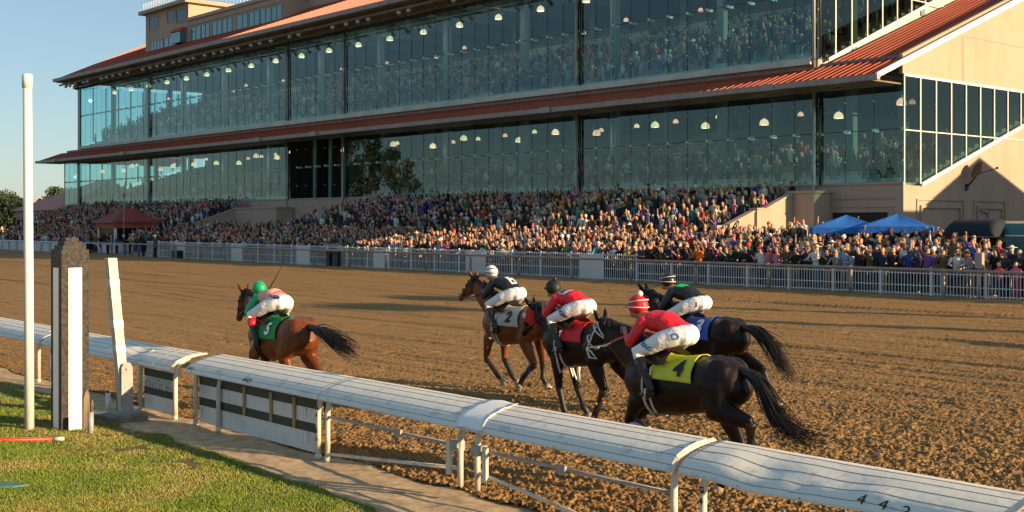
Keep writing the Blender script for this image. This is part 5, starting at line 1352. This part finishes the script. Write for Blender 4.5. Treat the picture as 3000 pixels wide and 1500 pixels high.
xa, ya = hxy(826, 20.2); hA = horse('leading bay horse with a green number 5 cloth and tail streaming back', xa, ya, M['bay'], ('under','push'), ('fold','reach'), (1.10,1.82,1.40,1.40), tailA, 0.0, (-.34,.22,90,m_green,1), ('5',.28,-.08,60), (.8,.8,.8), bandage='h_blue')
xb, yb = hxy(1516, 22.7); hB = horse('bright bay horse with a greyed white number 2 cloth and folded forelegs', xb, yb, M['bright_bay'], ([(-.55,1.25),(-.36,.98),(-.60,.58),(-.30,.32),(-.22,.20)],[(-.55,1.25),(-.40,1.0),(-.5,.60),(-.52,.32),(-.62,.20)]), ([(.48,1.08),(.62,.92),(.70,.56),(.44,.32),(.30,.22)],[(.48,1.08),(.52,.9),(.5,.55),(.30,.30),(.16,.20)]), (1.16,1.92,1.62,1.58), tailX, .0, (-.38,.24,90,m_grey,1), ('2',.29,-.10,60), (.01,.01,.01), bandage='h_navyb', straps_w=1)
xc_, yc = hxy(1716, 19.2); hC = horse('black horse in a red blinker hood with a plain red saddle cloth', xc_, yc, M['black_coat'], ('under','push'), ([(.48,1.08),(.46,.90),(.44,.52),(.36,.22),(.30,.11)],[(.48,1.08),(.44,.9),(.32,.52),(.16,.24),(.06,.14)]), (1.12,1.66,1.40,1.24), tailX, .0, (-.22,.20,80,m_redc,1), None, straps_w=1, hood=m_redc)
xd, yd = hxy(2056, 20.1); hD = horse('dark bay horse with a blue number 3 cloth behind the red-capped rider', xd, yd, M['dark_bay'], ('stand','back'), ('reach','fold'), (1.12,1.84,1.38,1.44), tailD, .0, (-.42,.2,88,m_blue,1), ('3',.36,-.14,52), (.75,.77,.82), hood=m_redc)
xe, ye = hxy(2006, 14.4); hE = horse('nearest dark brown horse with a yellow number 4 cloth and white bridle', xe, ye, M['dark_bay'], ([(-.55,1.25),(-.62,1.0),(-1.02,.92),(-1.02,.68),(-1.06,.62)],[(-.55,1.25),(-.42,.96),(-.66,.60),(-.52,.30),(-.40,.12)]), ([(.48,1.08),(.60,.96),(.74,.70),(.50,.62),(.42,.56)],[(.48,1.08),(.62,.95),(.84,.72),(.64,.55),(.56,.46)]), (1.24,1.76,1.58,1.46), tailE, .0, (-.38,.16,76,m_yel,1), ('4',.27,-.12,50), (.01,.01,.01), straps='white', bandage='f_white')

def jockey(lab, H, silk, sleeve, helm, pants_marks=None, back=None, hz=2.13, hip=(-.04,1.80), elbow_col=None, cap_extra=None, sash=None, goggles=True, whip=None, boot_top=None, dy=0, belt=None, pom=None):
    rt_h = H[0]; mw = rt_h.matrix_basis if False else None
    # body mesh is the thing itself
    hx_, hz_ = hip; hz -= .03; sx, sz = .38, 1.985+(hz-2.13)*.7; hx2 = .63
    b = MB(); sd = (0,1,0)
    hip_ = Vector((hx_,0,hz_)); sh = Vector((sx,0,sz)); head = Vector((hx2,0,hz))
    mid = (hip_+sh)/2+Vector((-.02,0,.055))
    tor = [hip_+Vector((-.10,0,.02)), hip_+Vector((.04,0,.035)), mid, sh+Vector((-.04,0,.0)), sh+Vector((.06,0,.01))]
    torr = [(.155,.12),(.172,.132),(.175,.132),(.205,.125),(.11,.085)]
    b.loft(tor, [(a-.012,c-.012) for a,c in torr], 14, side=sd)
    b.loft([sh+Vector((.0,0,.02)), head+Vector((-.03,0,-.06))],[.06,.055],10)
    b.ell(head, (.105,.080,.115), 14, 10, rot=(0,R(-12),0)); b.ell(head+Vector((.105,0,-.03)),(.022,.016,.026),8,6); b.ell(head+Vector((.07,0,-.085)),(.035,.035,.03),8,6)
    for s_ in (1,-1): b.ell(head+Vector((.0,s_*.08,-.01)),(.018,.012,.03),6,5)
    slk = MB(); slv = MB(); br = MB(); bts = []
    slk.loft(tor, torr, 16, side=sd)
    for s_ in (1,-1):
        S0 = sh+Vector((.0,s_*.165,.0)); E = Vector((sx+.10,s_*.29,sz-.25)); Hd = Vector((.70,s_*.12,1.72+.06))
        b.loft([S0,E,Hd],[.045,.036,.024],8); slv.loft([S0+Vector((-.02,-s_*.05,.01)),S0,S0.lerp(E,.5),E,E.lerp(Hd,.75)],[.07,.078,.068,.055,.040],10)
        # hand with five fingers closed round the rein
        dr = (Hd-E).normalized(); b.ell(Hd+dr*.045,(.042,.022,.042),8,6)
        up_ = Vector((0,0,1)); lat = dr.cross(up_).normalized()
        for q in range(4):
            o_ = Hd+dr*(.075)+up_*(.030-.020*q); b.loft([o_, o_+dr*.032+lat*(-s_*.006), o_+dr*.036+lat*(-s_*.034), o_+dr*.012+lat*(-s_*.045)],[.0105,.0098,.009,.008],6)
        b.loft([Hd+dr*.03+up_*.03, Hd+dr*.055+up_*.055, Hd+dr*.085+up_*.05],[.012,.011,.009],6)
        K = Vector((.36,s_*.30,1.60)); A = Vector((.10,s_*.335,1.22)); Q = hip_+Vector((-.02,s_*.10,0.0))
        b.loft([Q,K,A],[.09,.055,.035],8)
        br.loft([Q+Vector((-.06,-s_*.03,.03)), Q, Q.lerp(K,.35)+Vector((0,s_*.02,.015)), Q.lerp(K,.7), K, K.lerp(A,.22)],[(.10,.095),(.115,.115),(.108,.104),(.092,.09),(.075,.075),(.06,.062)],14)
        bt = MB(); bts.append(bt)
        bt.loft([K.lerp(A,.18), K.lerp(A,.4), K.lerp(A,.75), A, A+Vector((-.01,0,-.05))],[.064,.062,.048,.046,.045],10)
        bt.loft([A+Vector((-.05,0,-.06)), A+Vector((.03,0,-.055)), A+Vector((.12,0,-.075)), A+Vector((.17,0,-.085))],[(.034,.04),(.040,.045),(.038,.03),(.02,.018)],8,side=sd)
    body = remesh(b, 'person', [M['jskin']], .0085, 3)
    body.name = 'jockey'; body.location = rt_h.location; body.rotation_euler = rt_h.rotation_euler; body.scale = rt_h.scale
    an_ = rt_h.rotation_euler.z; body.location = body.location + Vector((math.cos(an_), math.sin(an_), 0))*.10 - Vector((0,0,.055))
    tag(body, lab, 'person', 'jockeys riding the racing horses')
    def kid(mb, nm, mtl, vox=None):
        if vox: return remesh(mb, nm, [mtl] if not isinstance(mtl, list) else mtl, vox, 4, body)
        return mb.build(nm, mtl, body, off=(0,0,0))
    sh_o = kid(slk, 'silks', silk, .012); kid(slv, 'sleeves', sleeve, .012)
    for sg in (1,-1):
        g_ = MB(); g_.ell((.005,0,0),(.19,.155,.155),12,8); 
    seat = br; seat.ell(hip_+Vector((-.07,.055,.01)),(.13,.105,.122),12,9); seat.ell(hip_+Vector((-.07,-.055,.01)),(.13,.105,.122),12,9); seat.ell(hip_+Vector((.0,0,.025)),(.145,.15,.11),12,9)
    bo = kid(seat, 'breeches', M['breeches'], .012); [kid(q_, 'boot', M['boot']) for q_ in bts]
    # helmet, peak, goggles
    h_ = MB(); hc = head+Vector((-.015,0,.035)); h_.ell(hc, (.135,.108,.118), 16, 10, rot=(0,R(-14),0)); h_.loft([hc+Vector((.08,0,-.02)), hc+Vector((.185,0,-.035))],[(.085,.012),(.05,.007)],10,side=sd); kid(h_, 'helmet', helm, .011)
    if pom: 
        p_ = MB(); p_.ell(hc+Vector((-.03,0,.135)),(.035,.035,.035),10,8); kid(p_, 'pompom', pom)
    gg = MB(); gg.loft([head+Vector((.085,-.06,.02)), head+Vector((.115,0,.022)), head+Vector((.085,.06,.02))],[.022,.028,.022],8); kid(gg, 'goggles', M['boot'])
    if cap_extra:
        ce = MB()
        for (b0, ti) in ((-.02,.0),(.045,.25)):
            ce.loft([hc+Vector((.139*math.cos(a)*math.cos(b0*9), .112*math.sin(a)*math.cos(b0*9)*1.0, b0+ti*.10*math.cos(a)*-1)) for a in [q*math.pi/12 for q in range(25)]], .0075, 5)
        kid(ce, 'helmet_band', cap_extra)
    st = MB()
    for s_ in (1,-1):
        A = Vector((.10,s_*.335,1.22)); st.loft([A+Vector((.05,-s_*.055,-.01)),A+Vector((.05,-s_*.05,-.12)),A+Vector((.05,s_*.05,-.12)),A+Vector((.05,s_*.055,-.01)),A+Vector((.05,-s_*.055,-.01))],.009,5); 
    st.build('stirrups', M['shoe'], rt_h, off=(-.095,0,.05))
    sl_ = MB()
    for s_ in (1,-1): sl_.loft([Vector((.14,s_*.30,1.45)), Vector((.15,s_*.335,1.2))],[(.014,.006)]*2,4)
    sl_.build('stirrup_leathers', M['white_strap' if H[2] else 'leather'], rt_h, off=(-.095,0,.05))
    if boot_top:
        for s_ in (1,-1):
            K = Vector((.36,s_*.30,1.60)); A = Vector((.10,s_*.335,1.22)); q = MB(); q.loft([K.lerp(A,.17), K.lerp(A,.45)],[.067,.066],10); kid(q, 'boot_cuff', boot_top)
    bmx = bmesh.new(); bmx.from_mesh(sh_o.data); bv = BVHTree.FromBMesh(bmx); bmx.free()
    bmy = bmesh.new(); bmy.from_mesh(bo.data); bvb = BVHTree.FromBMesh(bmy); bmy.free()
    ax = (sh-hip_).normalized(); nrm = Vector((-ax.z,0,ax.x))
    def on_back(u, w, off=.008):           # u along the spine from hip, w to the left; projected from above
        o0 = hip_+ax*u+Vector((0,w,0))+nrm*.6; h2 = bv.ray_cast(o0, -nrm, 1.2)[0]
        return (h2 if h2 is not None else hip_+ax*u+Vector((0,w,0))+nrm*.1)+nrm*off
    if back:
        kind = back[0]
        if kind == 'text': text_mesh(back[1], back[2], lambda x, y: tuple(on_back(.19+y*.9, -x*.8)), back[3], 'back_letter', body, bold=back[4], cuts=3, off=(0,0,0))
        if kind == 'yoke':
            q = MB(); q.grid(lambda u, v: tuple(on_back(.28+.16*u, (-.15+.30*v)*(1-.25*(1-u)), .008)), 6, 14); kid(q, 'shoulder_patch', back[1])
        if kind == 'band':
            q = MB(); q.grid(lambda u, v: tuple(on_back(.26+.16*u+.02*math.cos(v*6), -.16+.32*v, .008)), 6, 16); kid(q, 'white_band', back[1])
            q = MB(); q.grid(lambda u, v: tuple(on_back(.33+.07*u, -.15+.3*v, .012)), 3, 16); kid(q, 'dark_band', M['boot'])
            text_mesh('JG', .11, lambda x, y: tuple(on_back(.36+y, -x, .016)), back[2], 'back_letter', body, bold=.006, cuts=2, off=(0,0,0))
    if belt:
        q = MB(); q.loft([Vector((hx_+.035, .168*math.sin(a), hz_+.035+.138*math.cos(a))) for a in [k*math.pi/12 for k in range(25)]], .010, 5); kid(q, 'belt', belt)
    if pants_marks:
        for (txt, sz_, x_, z_, mtl, rz_) in pants_marks:
            def mp(x, y):
                p_ = Vector((x_-x, 0, z_+y)); h3 = bvb.ray_cast(p_+Vector((0,.9,0)), Vector((0,-1,0)), 1.2)[0]
                return tuple((h3 if h3 is not None else p_+Vector((0,.25,0)))+Vector((0,.006,0)))
            text_mesh(txt, sz_, mp, mtl, 'breeches_lettering', body, bold=.003, cuts=2, off=(0,0,0), rot=rz_)
    if whip:
        q = MB(); q.loft(whip, [.009,.008,.005], 6); w_ = q.build('riding_whip', M['leather'], None, (0,0,0)); w_.location = rt_h.location; w_.rotation_euler = rt_h.rotation_euler; w_.location = body.location; w_.scale = body.scale; tag(w_, 'thin dark riding whip held upright by the leading jockey in pink and green', 'whip')
    return body
def silkm(n, c, bumpy=1): return mat(n, c, .42, bump=(8,.7,.05))
inkb = mat('navy_lettering', (.02,.04,.16), .6); inkl = mat('pale_blue_logo', (.05,.18,.38), .6); goldk = mat('gold_lettering', (.50,.38,.05), .5)
pink, green, blk, red = silkm('pink_silk', (.78,.38,.30)), silkm('green_silk', (.01,.38,.14)), silkm('black_silk', (.012,.012,.013)), silkm('red_silk', (.72,.012,.022))
white_h = mat('white_helmet', (.75,.75,.74), .3)
hA = hA + (0,); hB = hB+(1,); hC = hC+(1,); hD = hD+(0,); hE = hE+(1,)
jockey('jockey in pink silks with green sleeves and green cap on the leading horse', hA, pink, green, mat('green_cap', (.01,.33,.12), .4), [('W',.10,-.16,1.90,inkb,0)], hz=2.00, belt=red, boot_top=red, whip=[(.66,-.12,1.86),(.5,-.22,2.15),(.34,-.26,2.36)])
jockey('jockey in black top with white letter B on the back and white helmet', hB, blk, blk, white_h, None, ('text','B',.38,mat('white_letter',(.8,.8,.8),.6),.004), hz=2.17, cap_extra=inkb)
jB = jockey('jockey in red silks with white and black shoulder band and black pompom cap', hC, red, red, mat('black_cap', (.012,.011,.01), .6), [('OGIE',.085,.12,1.72,inkb,R(-50))], ('band', mat('white_silk',(.75,.74,.76),.5), silkm('crimson_letters',(.5,.02,.08))), hz=2.06, pom=M['black'])
jockey('jockey in black silks with green shoulder patches and a black helmet', hD, blk, blk, mat('black_helmet', (.015,.016,.016), .3), [('J',.08,-.14,1.80,inkb,0)], ('yoke', silkm('bright_green_patch',(.02,.50,.10))), hz=2.13, cap_extra=M['white_strap'])
jockey('jockey in plain red silks and red and white striped cap with white pompom', hE, red, red, mat('red_cap', (.62,.012,.02), .5), [('MAC',.07,.20,1.68,inkl,R(-30)), ('O',.10,-.12,1.80,inkl,0)], hz=2.10, cap_extra=mat('white_cap_band',(.78,.76,.74),.5), pom=mat('white_pompom',(.8,.79,.76),.8))

# clods of dirt thrown up by the hooves
rs = np.random.RandomState(12); cl = MB()
for (x_, d_, n_, sp) in ((2150,14.6,110,1.0),(1800,19.5,60,.9),(2240,20.3,45,.8),(1600,22.8,40,.6),(1560,21.5,60,.5),(930,20.6,25,.5),(1950,16.5,70,.9)):
    X_, Y_ = hxy(x_, d_)
    for k in range(n_):
        r_ = .008+.022*rs.rand()**2; p_ = (X_+rs.randn()*sp, Y_+rs.randn()*sp*.6, .05+abs(rs.randn())*.55)
        cl.ell(p_, (r_*(1+rs.rand()), r_, r_*(.6+rs.rand()*.6)), 5, 4)
tag(cl.build('flying_clods', M['dirt']), 'small clods of dirt flying up around the galloping hooves', 'dirt clods', kind='stuff')
